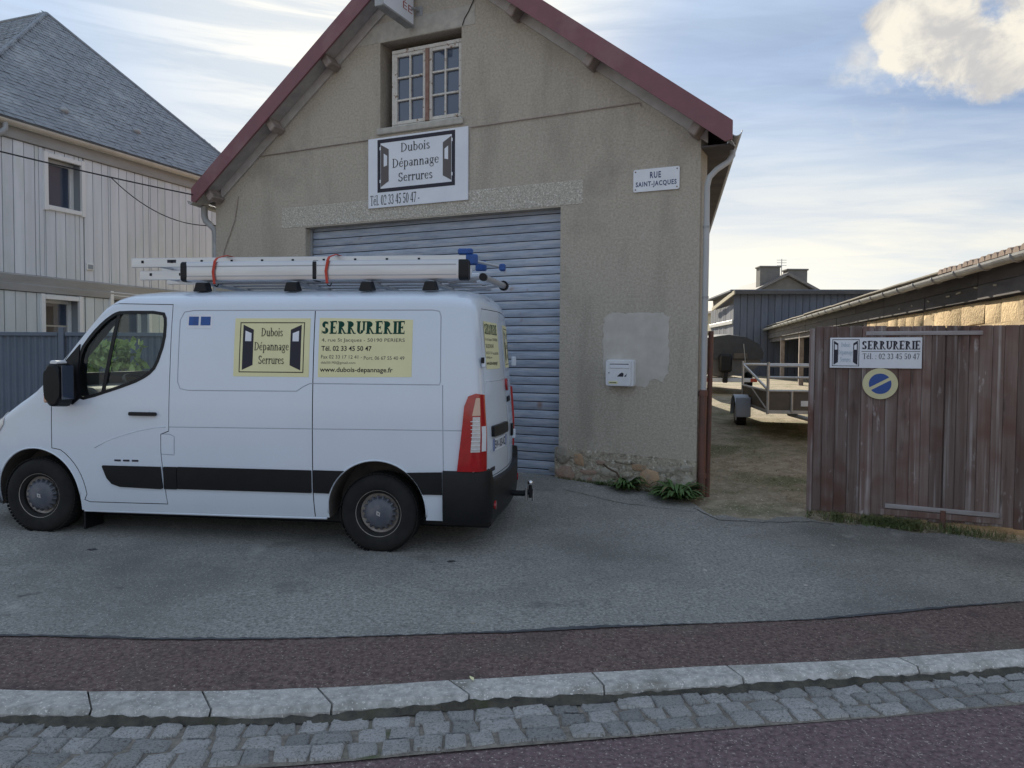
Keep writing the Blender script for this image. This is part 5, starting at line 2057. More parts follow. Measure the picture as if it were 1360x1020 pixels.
def build_house():
    hs = HOUSE
    x0, x1 = -.62, 5.75
    holes = [(.70, 1.385, 3.90, 4.725), (.62, 1.31, 1.25, 2.585), (1.86, 2.70, .3, 2.72)]
    for k, (a, b, c, d) in enumerate(pieces_around(x0, x1, -.2, 4.98, holes)):
        bm = bmesh.new()
        box_bm(bm, ((a + b) / 2, .165, (c + d) / 2), (b - a, .27, d - c))
        add('wall', bm_data(bm, 'wall', M_cladwall), hs)
    box('street_wall', (x0 + .13, 3.3, 2.39), (.26, 6.0, 5.18), M_clad, hs)
    # boards
    cache = {}
    for z0, z1, mat in ((2.872, 4.80, M_clad), (-.1, 2.615, M_clad_low)):
        x = x0
        while x < x1:
            w = .168
            for a, b, c, d in pieces_around(x, x + w, z0, z1, holes):
                if b - a < .016:
                    continue
                key = (round(b - a, 3), round(d - c, 3), mat.name)
                if key not in cache:
                    bm = bmesh.new()
                    box_bm(bm, (0, 0, 0), (b - a - .012, .022, d - c - .004), .003)
                    cache[key] = bm_data(bm, 'board', mat)
                add('board', cache[key], hs, ((a + b) / 2, .018 + jitter(.002), (c + d) / 2))
            x += w
    # flashing between the storeys, fascia under the eaves
    prism('floor_flashing', [(.03, 2.62), (-.02, 2.625), (-.035, 2.72), (-.01, 2.73), (-.035, 2.85), (.0, 2.872), (.03, 2.872)], lambda y, z: (x0, y, z), lambda y, z: (x1, y, z), M_band, hs)
    box('fascia', ((x0 + x1) / 2, -.01, 4.89), (x1 - x0 + .2, .05, .17), M_band, hs, .005)
    P = [(-.115 + .06 * math.cos(R(180 + 20 * i)), 5.02 + .06 * math.sin(R(180 + 20 * i))) for i in range(10)] + \
        [(-.115 + .053 * math.cos(R(360 - 20 * i)), 5.022 + .053 * math.sin(R(360 - 20 * i))) for i in range(10)]
    prism('gutter', P, lambda y, z: (x0 - .1, y, z), lambda y, z: (x1 + .1, y, z), M_creamgutter, hs)
    tube('downpipe', [(.02, -.115, 4.97), (.02, -.115, 4.88), (-.06, -.10, 4.80), (-.16, -.07, 4.74), (-.2, -.06, 4.6), (-.2, -.06, .2)], .042, M_zinc, hs, 10)
    # windows
    for (a, b, c, d), kind in zip(holes, ('window', 'window', 'door')):
        w = bpy.data.objects.new(kind, None)
        link(w, hs)
        w.location = ((a + b) / 2, 0, (c + d) / 2)
        W, H = (b - a) / 2, (d - c) / 2
        bm = bmesh.new()
        t = .065
        for sx in (-1, 1):
            box_bm(bm, (sx * (W - t / 2 + .012), -.006, 0), (t, .05, 2 * H + .05), .004)
        for sz in (-1, 1):
            box_bm(bm, (0, -.005, sz * (H - t / 2 + .012)), (2 * W - 2 * t + .02, .048, t), .004)
        add('surround', bm_data(bm, 'surround', M_frame), w)
        bm = bmesh.new()
        y = .20
        f = .07
        for sx in (-1, 1):
            box_bm(bm, (sx * (W - f / 2 - .03), y, 0), (f, .06, 2 * H - .06), .006)
        for sz in (-1, 1):
            box_bm(bm, (0, y - .001, sz * (H - f / 2 - .03)), (2 * W - .2, .058, f), .006)
        add('frame', bm_data(bm, 'frame', M_frame), w)
        box('pane', (0, y + .01, 0), (2 * W - .17, .01, 2 * H - .17), M_pane, w)
        if kind == 'window' and c < 2:
            box('blind_slat', (0, y - .005, .22), (2 * W - .18, .012, .025), M_creamgutter, w)
            box('curtain', (-.10, y - .004, .1), (.22, .004, 2 * H - .5), M_ply, w)
        box('reveal', (W - .018, .10, 0), (.012, .18, 2 * H - .03), M_reveal, w)
    # wall vent
    v = bpy.data.objects.new('vent', None)
    link(v, hs)
    v.location = (1.475, -.005, 3.10)
    box('vent_frame', (0, 0, 0), (.13, .03, .11), M_frame, v, .005)
    box('vent_grille', (0, -.017, 0), (.09, .006, .07), M_reveal, v)
    # hipped slate roof
    ev = 5.055
    xa, xb = x0 - .16, x1 + .16
    xm = (xa + xb) / 2
    A0 = Vector((xm, 2.22, 7.86))
    e_y = -.14
    N0, F0 = Vector((xa, e_y, ev)), Vector((xb, e_y, ev))
    B0 = Vector((xa, 7.0, ev))
    E0 = Vector((xb, 7.0, ev))
    A1 = Vector((xm, 7.0, 7.86))

    def slab(name, pts, th=.06):
        n = len(pts)
        nn = (pts[1] - pts[0]).cross(pts[2] - pts[0]).normalized()
        if nn.z < 0:
            nn = -nn
        V = [p for p in pts] + [p - nn * th for p in pts]
        F = [tuple(range(n)), tuple(range(2 * n - 1, n - 1, -1))] + [(i, n + i, n + (i + 1) % n, (i + 1) % n) for i in range(n)]
        return add(name, fix_normals(mesh_data(name, V, F, M_slate)), hs)
    slab('roof', [N0, F0, A0])
    slab('roof', [N0, A0, A1, B0])
    slab('roof', [F0, E0, A1, A0])
    # slates as real overlapping pieces (too small to single out): one mesh per slope

    def slates(p0, ux, up, inside, nrow, L, name):
        nn = ux.cross(up).normalized()
        if nn.z < 0:
            nn = -nn
        V, F = [], []
        ex = .088
        for r in range(nrow):
            k = int(L / .155) + 2
            for i in range(-1, k):
                x = i * .155 + (.0775 if r % 2 else 0) + jitter(.004)
                c = p0 + ux * (x + .075) + up * (r * ex + .07)
                if not inside(c):
                    continue
                lift = .006 + random.random() * .007
                a = p0 + ux * (x + .002) + up * (r * ex + jitter(.004)) + nn * (lift + .006)
                b = a + ux * .151 + nn * jitter(.002)
                c2 = b + up * .20 - nn * (lift + .003)
                d2 = a + up * .20 - nn * (lift + .003)
                o = len(V)
                V += [a, b, c2, d2, a - nn * .006, b - nn * .006]
                F += [(o, o + 1, o + 2, o + 3), (o, o + 4, o + 5, o + 1)]
        me = mesh_data(name, V, F, M_slate)
        me2 = add(name, me, hs)
        tag(me2, kind='stuff')

    def tri_inside(P):
        nrm = (P[1] - P[0]).cross(P[2] - P[0])

        def f(c):
            for i in range(3):
                e = P[(i + 1) % 3] - P[i]
                if e.cross(c - P[i]).dot(nrm) < .02 * nrm.length * e.length * 0:
                    return False
            return True
        return f
    up1 = (A0 - (N0 + F0) / 2).normalized()
    slates(N0, Vector((1, 0, 0)), up1, tri_inside((N0, F0, A0)), 42, xb - xa, 'slates')
    up2 = Vector((A0.x - N0.x, 0, A0.z - N0.z)).normalized()

    def in2(c):
        return c.y > e_y + (c.z - ev) / (A0.z - ev) * (A0.y - e_y) and c.z < 7.83
    slates(Vector((xa, e_y, ev)), Vector((0, 1, 0)), up2, in2, 50, 7.2, 'slates')
    for P in ((N0, A0), (F0, A0), (A0, A1)):
        tube('ridge_cap', [P[0] + Vector((0, 0, .01)), P[1] + Vector((0, 0, .01))], .035, M_slate, hs, 6)
    # small roof vents
    nn = Vector((1, 0, 0)).cross(up1).normalized()
    for x, k in ((1.25, .58), (2.75, .70)):
        p = N0 + Vector((1, 0, 0)) * (x - xa) + up1 * k * 1.05
        bm = bmesh.new()
        bmesh.ops.create_uvsphere(bm, u_segments=10, v_segments=6, radius=.085, matrix=Matrix.Translation(p + nn * .02) @ Matrix.Diagonal((1, .8, .6, 1)))
        add('roof_vent', bm_data(bm, 'roof_vent', M_zinc, True), hs)


build_house()


# ------------------------------------------------------------------ anthracite fence behind the van
def build_fence():
    f = empty('metal_fence', (-9.3, 10.05, G(-8, 10)), 0.0, label='anthracite ribbed metal fence between the clad house and the van bonnet', cat='fence')
    x = 0.0
    top = 1.62
    V, F = [], []
    W = 1.62
    n = int(W / .045)
    for i in range(n * 2 + 1):
        xx = i * W / (n * 2)
        y = .010 if (i // 1) % 4 < 2 else -.006
        V += [(xx, y, .06), (xx, y, top)]
    for i in range(n * 2):
        F.append((i * 2, i * 2 + 2, i * 2 + 3, i * 2 + 1))
    V2 = [(a, b + .02, c) for a, b, c in V]
    m = len(V)
    F += [tuple(q + m for q in fc[::-1]) for fc in F]
    panel = mesh_data('panel', V + V2, F, M_fence)
    k = 0
    while k < 3:
        add('panel', panel, f, (x + .045, 0, 0))
        box('rail', (x + .045 + W / 2, -.005, top + .02), (W, .05, .05), M_fence, f, .005)
        box('post', (x, 0, .86), (.075, .075, 1.74), M_fence, f, .006)
        x += W + .09
        k += 1
    box('post', (x, 0, .86), (.075, .075, 1.74), M_fence, f, .006)


build_fence()


# ------------------------------------------------------------------ overhead cables
def cable(name, a, b, sag, label, r=.010, n=14):
    a, b = Vector(a), Vector(b)
    P = [a.lerp(b, i / n) - Vector((0, 0, sag * 4 * (i / n) * (1 - i / n))) for i in range(n + 1)]
    o = tube(name, P, r, M_wire, None, 6)
    return tag(o, label, 'cable')


def hpt(x, y, z):
    return HOUSE.matrix_basis @ Vector((x, y, z))


cable('overhead_cable', hpt(-3.4, -.35, 4.50), gloc(WL - .14, -.30, 4.12), .06, 'thin black cable strung past the upper window of the clad house to the garage eaves')
cable('house_cable', hpt(1.89, -.01, 4.62), gloc(WL - .02, .02, 3.70), .22, 'slack black cable hanging from the cladding to the garage downpipe', .008)


# ------------------------------------------------------------------ wooden gate with signs
GATE = empty('wooden_gate', gloc(1.25, 0, 0), GA, label='weathered brown plank gate standing across the yard entrance', cat='gate')


def build_gate():
    x = 0.0
    L = 3.55
    k = 0
    cache = {}
    seam = 1.22
    while x < L:
        w = random.choice((.085, .10, .10, .115, .125))
        if x < seam < x + w + .02:
            w = seam - x
        bot = np.interp(x, [0, 1.9, L], [.066, .052, .05]) + jitter(.012) - (.0 if x < .4 else .0)
        if .60 < x < .70:
            bot += .05
        top = 2.05 + (jitter(.004))
        bm = bmesh.new()
        nseg = 4
        h = top - bot
        box_bm(bm, (0, 0, 0), (w - .002, .026, h), .0045)
        me = bm_data(bm, 'board', M_board)
        add('board', me, GATE, (x + w / 2, jitter(.003), bot + h / 2))
        x += w
        if abs(x - seam) < .005:
            x += .012
        k += 1
    box('backing_sheet', (L / 2, .0195, 1.06), (L - .02, .008, 1.94), M_board, GATE)
    for z in (.38, 1.05, 1.80):
        box('back_rail', (L / 2, .045, z), (L, .05, .12), M_board, GATE, .006)
    box('top_batten', (1.02, -.022, 1.975), (1.05, .016, .042), M_paleboard, GATE, .004)
    o = box('bottom_batten', (1.22, -.024, .178), (1.02, .018, .046), M_paleboard, GATE, .004)
    o.rotation_euler = (0, R(.6), 0)
    box('batten_shadow_board', (1.20, -.021, .115), (1.12, .014, .060), M_board, GATE, .004)  # extra board standing in for the shadow under the batten
    box('edge_post', (-.03, .03, 1.04), (.06, .06, 1.98), M_board, GATE, .006)
    box('drop_bolt', (1.24, -.025, .07), (.05, .03, .22), M_castiron, GATE, .006)
    for z in (1.975, .19):
        for q in (.6, .9, 1.15, 1.3, 1.5):
            pass


build_gate()
tag(tube('gate_post', [gloc(.085, .22, .05), gloc(.105, .22, 2.02)], .030, M_castiron, None, 10), 'rusty brown steel post beside the garage downpipe', 'post')


def build_gate_signs():
    w, h = .865, .318
    s = empty('gate_sign', gloc(1.40, -.045, 1.613), GA, label='white SERRURERIE sign screwed to the wooden gate', cat='sign')
    box('board', (w / 2, .012, h / 2), (w, .014, h), M_signwhite, s, .002)
    F = lambda x, y, off: (x, .0035 - off, y)
    logo(s, F, .022, .018, .262, .282, .006, M_ink, M_shutter_ink, M_paleblueink, True, 0, M_signwhite)
    print_on('lettering', serif_polys('SERRURERIE', .305, .195, .545, .088, .17, .06, gap=-.03), F, M_shutter_ink, s)
    print_on('rule', [quad(.305, .172, .85, .177)], F, M_shutter_ink, s)
    print_on('lettering', serif_polys('Tél. : 02 33 45 50 47', .315, .095, .53, .058, .10, .035), F, M_shutter_ink, s)
    n = empty('no_parking_sign', gloc(1.888, -.040, 1.452), GA, label='round no parking disc with blue centre and pale diagonal bar on the gate', cat='sign')
    C = [(.167 * math.cos(R(a)), .160 * math.sin(R(a))) for a in range(0, 360, 8)]
    prism('disc', C, lambda x, z: (x, .0, z), lambda x, z: (x, .012, z), M_nopark_y, n)
    r = .106
    for sg in (1, -1):
        th0 = math.asin(.016 / r)
        P = [(r * math.cos(a), r * math.sin(a)) for a in np.linspace(th0, math.pi - th0, 24)]
        ang = R(30)
        if sg < 0:
            P = [(-a, -b) for a, b in P]
        P = [(a * math.cos(ang) - b * math.sin(ang), a * math.sin(ang) + b * math.cos(ang)) for a, b in P]
        print_on('blue_half', [(P, [tuple(range(len(P)))])], lambda x, y, off: (x, -.0015 - off, y), M_nopark_b, n)


build_gate_signs()


# ------------------------------------------------------------------ long shed on the right of the yard
SAZ = R(11.7)
SHED = empty('stone_shed', (5.67, 8.5, 0), math.pi / 2 - SAZ, label='long low shed with sunlit stone wall, dark planks and eaves gutter beside the yard', cat='shed')
# local x runs along the yard away from the street, local y points left into the yard: +y is towards the yard


def build_shed():
    sh = SHED
    L = 29.5
    top, gz = 2.44, 2.85
    # stone wall part
    x0, x1 = -3.2, 7.15
    box('mortar_wall', ((x0 + x1) / 2, -.20, 1.0), (x1 - x0, .36, 2 * (top - 1.0) - .02), M_warmmortar, sh)
    z = 1.66
    for course in range(3):
        h = (.26, .22, .29)[course]
        x = -.4 - random.random() * .2
        while x < x1 - .02:
            w = min(random.uniform(.40, .85), x1 - x)
            if w > .1:
                bm = bmesh.new()
                box_bm(bm, (0, 0, 0), (w - .008, .10, h - .008), .006)
                for v in bm.verts:
                    v.co += Vector((jitter(.012), jitter(.005), jitter(.012)))
                add('stone', bm_data(bm, 'stone', M_warmstone, True, 50), sh, (x + w / 2, -.066 + jitter(.004), z + h / 2))
            x += w
        z += h + .004
    # plank band under the eaves
    x = -3.2
    while x < L:
        w = 1.9 + random.random() * .6
        for zz in (2.55, 2.74):
            box('plank', (x + w / 2, .02 + jitter(.006), zz), (w - .01, .03, .185), M_darkplank, sh, .004)
        x += w
    box('plank_backing', (L / 2 - 1.6, -.12, 2.65), (L + 3.2, .2, .42), M_darkplank, sh)
    for x, zz, w in ((.75, 2.60, .10), (1.35, 2.62, .11), (1.95, 2.60, .16), (2.35, 2.585, .14), (3.2, 2.575, .09), (4.0, 2.56, .06), (4.7, 2.55, .06)):
        o = box('sun_fleck', (x, .042, zz), (w, .012, .022), M_cream, sh, .004)  # pale chip painted as a spot of sunlight coming through the planks
        o.rotation_euler = (0, R(random.uniform(-12, 4)), 0)
    # open bay beyond the wall: posts, sloping beam, back wall
    for x in (7.4, 11.5, 15.6, 19.7, 23.8, 28.6):
        box('post', (x, -.10, 1.5), (.14, .14, 2.1), M_timber, sh, .01)
    box('bay_beam', ((7.2 + L) / 2, -.10, 2.38), (L - 7.2, .12, .14), M_darkplank, sh, .01)
    box('back_wall', ((7.2 + L) / 2, -4.0, 1.4), (L - 7.2, .2, 3.0), M_ply, sh)
    box('end_wall', (7.05, -2.1, 1.3), (.2, 3.8, 2.9), M_darkplank, sh)
    box('rear_end_wall', (L, -2.1, 1.5), (.2, 3.8, 2.9), M_darkplank, sh)
    # roof sheets and the tiled near part
    prism('roof', [(.14, gz + .02), (-4.3, gz + .32), (-4.3, gz + .27), (.14, gz - .03)], lambda y, z: (2.2, y, z), lambda y, z: (L + .2, y, z), M_fibro, sh)
    prism('roof', [(.10, gz + .0), (-4.3, gz + 1.0), (-4.3, gz + .94), (.10, gz - .05)], lambda y, z: (-3.3, y, z), lambda y, z: (2.28, y, z), M_tile, sh)
    V, F = [], []
    nrow = 6
    x = -3.3
    slope = 1.0 / 4.4
    while x < 2.3:
        for r in range(nrow):
            y0, y1 = .15 - r * .34, .15 - (r + 1.12) * .34
            o = len(V)
            dz = jitter(.008)
            for yy, rr, zz in ((y0, .085, .035), (y1, .070, .015)):
                for i in range(7):
                    a = math.pi * i / 6
                    V.append((x + .08 + rr * math.cos(a), yy, gz + .02 + (.10 - yy) * slope + zz + dz + rr * .8 * math.sin(a)))
            for i in range(6):
                F.append((o + i, o + i + 1, o + 8 + i, o + 7 + i))
            F.append(tuple(o + i for i in range(7)))
        x += .185 + jitter(.006)
    tag(add('roof_tiles', mesh_data('roof_tiles', V, F, M_tile, True, 50), sh), kind='stuff')
    # cover sheets lying on the far roof
    for k in range(14):
        x = 2.5 + k * 1.9
        box('roof_sheet', (x + .9, -.35, gz + .065 + jitter(.008)), (1.96, .95, .03), M_fibro, sh, .005, Matrix.Rotation(math.atan(.3 / 4.4), 4, 'X') @ Matrix.Rotation(jitter(.006), 4, 'Y'))
    # half round gutter with brackets
    P = [(.20 + .075 * math.cos(R(180 + 20 * i)), gz - .005 + .075 * math.sin(R(180 + 20 * i))) for i in range(10)] + \
        [(.20 + .066 * math.cos(R(360 - 20 * i)), gz - .002 + .066 * math.sin(R(360 - 20 * i))) for i in range(10)]
    prism('gutter', P, lambda y, z: (-3.3, y, z), lambda y, z: (L, y, z), M_zinc, sh)
    for k in range(26):
        x = -2.8 + k * .85
        V, F = tube_vf([(x, .20 + .082 * math.cos(R(180 + 20 * i)), gz - .005 + .082 * math.sin(R(180 + 20 * i))) for i in range(10)], .009, 6)
        add('gutter_bracket', mesh_data('gutter_bracket', V, F, M_zinc, True), sh)


build_shed()


# ------------------------------------------------------------------ dark boarded barn closing the yard
def build_barn():
    b = empty('boarded_barn', (8.9, 31.0, G(9, 31) - .2), R(-4), label='dark blue grey boarded barn closing the far end of the yard', cat='barn')
    H = 3.55
    box('wall', (4.5, 2.5, H / 2), (8.8, 4.9, H), M_darkplank, b)
    bm = bmesh.new()
    box_bm(bm, (0, 0, 0), (.255, .03, H - .05), .006)
    me = bm_data(bm, 'board', M_bluebarn)
    for i in range(33):
        add('board', me, b, (.13 + i * .272, jitter(.008), H / 2))
    bm = bmesh.new()
    box_bm(bm, (0, 0, 0), (.03, .255, H - .5), .006)
    me2 = bm_data(bm, 'board', M_bluebarn)
    for i in range(18):
        add('board', me2, b, (.03 + jitter(.008), .2 + i * .272, H / 2 - .25))
    # side lean: verge and a rail
    box('roof', (4.5, 2.4, H + .03), (9.4, 5.4, .08), M_bluebarn, b, .01)
    box('fascia', (4.5, -.29, H - .04), (9.3, .03, .14), M_darkplank, b, .004)
    box('side_rail', (-.02, 2.5, H - 1.2), (.06, 4.9, .16), M_galv, b, .01)
    o = box('verge_board', (-.14, 1.5, H - .28), (.05, 4.6, .16), M_cream, b, .01)
    o.rotation_euler = (R(-5), 0, 0)


build_barn()


def build_far_house():
    h = empty('far_house', (16.7, 47, G(16, 47)), 0, label='far cream house with grey roof and two broad chimneys', cat='house')
    W, D, e, r = 8.4, 9.0, 3.55, 5.75
    box('wall', (0, D / 2, e / 2), (W - .4, D, e), M_cream, h)
    prism('roof', [(-W / 2, e - .05), (0, r), (W / 2, e - .05), (W / 2, e - .2), (0, r - .18), (-W / 2, e - .2)], lambda x, z: (x, -.3, z), lambda x, z: (x, D + .3, z), M_farslate, h)
    prism('gable', [(-W / 2 + .25, e - .2), (0, r - .2), (W / 2 - .25, e - .2)], lambda x, z: (x, 0.02, z), lambda x, z: (x, .25, z), M_chimney, h)
    for x, w, t in ((-.95, 1.22, 6.1), (.72, 1.22, 5.93)):
        c = bpy.data.objects.new('chimney', None)
        link(c, h)
        c.location = (x, .6, 0)
        box('stack', (0, 0, t - .8), (w, .8, 1.6), M_chimney, c, .02)
        box('cap', (0, 0, t + .03), (w + .12, .92, .10), M_chimney, c, .02)
    box('chimney_link', (-.1, .6, 5.15), (.8, .6, .9), M_chimney, h, .02)
    a = bpy.data.objects.new('antenna', None)
    link(a, h)
    a.location = (-.12, .6, 5.5)
    tube('mast', [(0, 0, 0), (0, 0, 1.15)], .022, M_zinc, a, 6)
    for z in (.75, .92, 1.08):
        tube('rod', [(-.3, 0, z), (.3, 0, z)], .014, M_zinc, a, 6)
    d = bpy.data.objects.new('dormer', None)
    link(d, h)
    d.location = (-2.9, .2, 3.3)
    box('dormer_wall', (0, 0, .2), (1.0, 1.2, 1.0), M_cream, d, .02)
    box('dormer_roof', (0, 0, .74), (1.2, 1.4, .10), M_farslate, d, .02)
    w2 = empty('far_annex', (9.3, 40, G(9, 40)), R(4), label='low far annex with pale wall and blue grey base beyond the boat', cat='annex')
    box('wall', (1.2, 1, .95), (3.4, 2, 1.9), M_cream, w2, .02)
    box('base', (1.2, -.05, .35), (3.3, .1, .9), M_bluebarn, w2, .02)
    box('roof', (1.2, 1, 1.94), (3.8, 2.4, .10), M_cream, w2, .02)


build_far_house()


# ------------------------------------------------------------------ utility trailer in the yard
def build_trailer():
    gz = G(4.6, 13.6)
    t = empty('utility_trailer', (4.17, 12.5, gz - .04), R(82), label='galvanised utility trailer with open rails and ply sides in the yard', cat='trailer')
    # local x = away from the camera along the trailer, local y = towards its left side seen from the gate (negative = right)
    W, L = 1.5, 2.6
    zf, zm, zt = .42, .76, 1.17
    r = .02
    box('floor', (L / 2, -W / 2, zf), (L, W, .06), M_galv, t, .005)
    box('headboard', (.012, -W / 2, (zf + zm) / 2), (.022, W - .05, zm - zf - .04), M_ply, t)
    box('side_board', (L / 2, -.012, (zf + zm) / 2), (L - .05, .022, zm - zf - .04), M_ply, t)
    box('side_board', (L / 2, -W + .012, (zf + zm) / 2), (L - .05, .022, zm - zf - .04), M_ply, t)
    for y in (0, -W):
        for x in (0, L):
            tube('corner_post', [(x, y, zf - .04), (x, y, zt + .06)], .024, M_galv, t, 8)
    tube('mid_post', [(-.01, -W * .25, zf), (-.01, -W * .25, zm)], .022, M_galv, t, 8)
    tube('mid_post', [(-.01, -W * .75, zf), (-.01, -W * .75, zm)], .022, M_galv, t, 8)
    for z in (zm, .98, zt):
        tube('front_rail', [(0, 0, z), (0, -W, z)], r, M_galv, t, 8)
    for y in (0, -W):
        tube('side_rail', [(0, y, zm), (L, y, zm)], r, M_galv, t, 8)
        tube('side_rail', [(0, y, zm + .02), (L, y, zt)], r * 1.1, M_galv, t, 8)
        tube('side_rail', [(0, y, zf + .02), (L * .6, y, zm)], r * .8, M_galv, t, 8)
    tube('rear_rail', [(L, 0, zt), (L, -W, zt)], r, M_galv, t, 8)
    for s in (0, -W * .72):
        pass
    tube('drawbar', [(.4, -W * .28, .36), (-1.35, -W / 2, .30)], .035, M_galv, t, 8)
    tube('drawbar', [(.4, -W * .72, .36), (-1.35, -W / 2, .30)], .035, M_galv, t, 8)
    tube('jockey_stand', [(-1.0, -W / 2, .02), (-1.0, -W / 2, .62)], .026, M_castiron, t, 8)
    box('hitch', (-1.45, -W / 2, .33), (.26, .07, .09), M_black, t, .015)
    box('number_plate', (-.012, -W * .45, .56), (.006, .32, .09), M_signwhite, t, .002)
    for y in (.17, -W - .17):
        w = bpy.data.objects.new('wheel', None)
        link(w, t)
        w.location = (1.75, y, .28)
        V, F = lathe_vf([(.14, .07), (.20, .085), (.25, .08), (.275, .06), (.28, .02), (.28, -.02), (.275, -.06), (.25, -.08), (.14, -.07)], 28, loop=True)
        add('tyre', fix_normals(mesh_data('tyre', V, F, M_tyre, True, 45)), w)
        V, F = lathe_vf([(.05, .05), (.13, .06), (.15, .08), (.15, -.06)], 20)
        add('rim', fix_normals(mesh_data('rim', V, F, M_galv, True, 45)), w)
        P = []
        for i in range(13):
            a = R(-8 + 196 * i / 12)
            P.append((.36 * math.cos(a), .335 * math.sin(a)))
        P += [(p[0] * .95, p[1] * .95) for p in P[::-1]]
        prism('mudguard', P, lambda x, z: (x, -.13, z), lambda x, z: (x, .13, z), M_mudguard, w)
    # cheek of the mudguard facing the gate
    box('mudguard_flap', (1.37, .17, .40), (.02, .26, .36), M_mudguard, t, .01)


build_trailer()


def build_boat():
    gz = G(5.2, 19.5)
    b = empty('covered_boat', (5.30, 19.2, gz + .34), R(84), label='small boat under a black tarpaulin on the boat trailer', cat='boat')
    # hull: x away from the camera
    V, F = [], []
    st = [(0.0, .95), (.6, 1.0), (1.6, 1.0), (2.8, .92), (3.6, .65), (4.2, .12)]
    for x, k in st:
        prof = [(-.88 * k, .52), (-.92 * k, .30), (-.78 * k, .12), (-.40 * k, .0), (0, -.10), (.40 * k, .0), (.78 * k, .12), (.92 * k, .30), (.88 * k, .52)]
        V += [(x, y, z + .15) for y, z in prof]
    m = 9
    for i in range(len(st) - 1):
        for j in range(m - 1):
            F.append((i * m + j, i * m + j + 1, (i + 1) * m + j + 1, (i + 1) * m + j))
    F.append(tuple(range(m)))
    F.append(tuple(range((len(st) - 1) * m, len(st) * m)))
    add('hull', fix_normals(mesh_data('hull', V, F, M_hull, True, 40)), b)
    V, F = [], []
    for i, (x, k) in enumerate(st):
        hgt = np.interp(x, [0, .5, 2.5, 4.2], [.96, 1.02, .98, .75])
        prof = [(-.96 * k, .36), (-1.0 * k, .52), (-.90 * k, .74), (-.55 * k, .90), (-.1, hgt), (.1, hgt), (.55 * k, .90), (.90 * k, .74), (1.0 * k, .52), (.96 * k, .36)]
        V += [(x - .05 + jitter(.02), y + jitter(.015), z + .15 + jitter(.018)) for y, z in prof]
    m = 10
    for i in range(len(st) - 1):
        for j in range(m - 1):
            F.append((i * m + j, i * m + j + 1, (i + 1) * m + j + 1, (i + 1) * m + j))
    F.append(tuple(range(m)))
    add('tarpaulin', fix_normals(mesh_data('tarpaulin', V, F, M_tarp, True, 30)), b)
    bm = bmesh.new()
    box_bm(bm, (-.16, 0, .42), (.22, .30, .44), .04)
    box_bm(bm, (-.16, 0, .10), (.10, .12, .34), .02)
    add('outboard_motor', bm_data(bm, 'outboard_motor', M_black, True, 40), b)
    for y in (-.45, .45):
        tube('tie_rope', [(-.08, y, .9), (-.10, y * 1.1, .45), (-.09, y * 1.02, .22)], .01, M_galv, b, 5)
    box('transom_patch', (-.075, -.38, .60), (.012, .34, .14), M_ply, b, .01)
    t = empty('boat_trailer', (5.30, 19.2, gz), R(84), label='dark steel boat trailer with light board carrying the covered boat', cat='trailer')
    for y in (-.55, .55):
        tube('frame_rail', [(0, y, .34), (3.0, y, .34), (4.6, 0, .34)], .035, M_galv, t, 8)
    for x in (.1, 1.2, 2.4):
        tube('crossbar', [(x, -.6, .32), (x, .6, .32)], .03, M_galv, t, 8)
    box('light_board', (-.12, -.15, .34), (.03, 1.25, .10), M_mailbox, t, .01)
    for y in (-.70, .42):
        box('lamp', (-.14, y, .34), (.02, .16, .09), M_tailred, t, .006)
    for y in (.38,):
        tube('stay', [(-.05, y, .05), (-.05, y, .62)], .025, M_galv, t, 8)
    for y in (-.82, .82):
        V, F = lathe_vf([(.12, .07), (.22, .08), (.255, .05), (.255, -.05), (.22, -.08), (.12, -.07)], 24)
        add('wheel', fix_normals(mesh_data('wheel', V, F, M_tyre, True, 45)), t, (1.2, y, .26))


build_boat()


# ------------------------------------------------------------------ weeds and litter
def rosette(name, loc, rad, n, label, seed, tall=.6):
    rn = random.Random(seed)
    p = empty(name, loc, 0, label=label, cat='weed')
    V, F = [], []
    for i in range(n):
        a = rn.uniform(0, 2 * math.pi)
        L = rad * rn.uniform(.35, 1.15)
        w = rad * rn.uniform(.045, .12)
        lift = rn.uniform(.25, 1.0) * tall
        d = Vector((math.cos(a), math.sin(a), 0))
        s = Vector((-d.y, d.x, 0))
        base = d * rn.uniform(0, .02) + Vector((0, 0, .0))
        prev = None
        k = 6
        for j in range(k + 1):
            t = j / k
            ww = w * math.sin(math.pi * min(1, .12 + t * .88)) * (1.0 if j % 2 else .7)
            c = base + d * L * t * (1 - .15 * t) + Vector((0, 0, L * lift * (t * 1.3 - t * t * 1.05) + .012))
            o = len(V)
            V += [c - s * ww, c + Vector((0, 0, -ww * .3)), c + s * ww]
            if j:
                F += [(o - 3, o - 2, o + 1, o), (o - 2, o - 1, o + 2, o + 1)]
    cut = int(len(F) * .86)
    add('leaves', mesh_data('leaves', V, F[:cut], M_leaf, True), p)
    add('withered_leaves', mesh_data('withered_leaves', V, F[cut:], M_withered, True), p)
    return p


def weed_at(s, y, *a):
    q = gloc(s, y, 0)
    return rosette('weed', (q.x, q.y, G(q.x, q.y) + .006), *a)


w1 = weed_at(-.80, -.12, .30, 130, 'green leafy weed with dead stem at the foot of the stone plinth', 3, 1.25)
tube('dead_stem', [(0, 0, 0), (-.06, 0, .12), (-.10, .03, .20), (-.20, .05, .25), (-.26, .05, .30)], .012, M_dry, w1, 6)
weed_at(-.17, -.20, .38, 230, 'bushy green weed at the garage corner beside the rusty pipe', 5, 1.2)
weed_at(-1.12, -.06, .13, 30, 'small dark weed near the shutter end of the stone plinth', 8, .9)


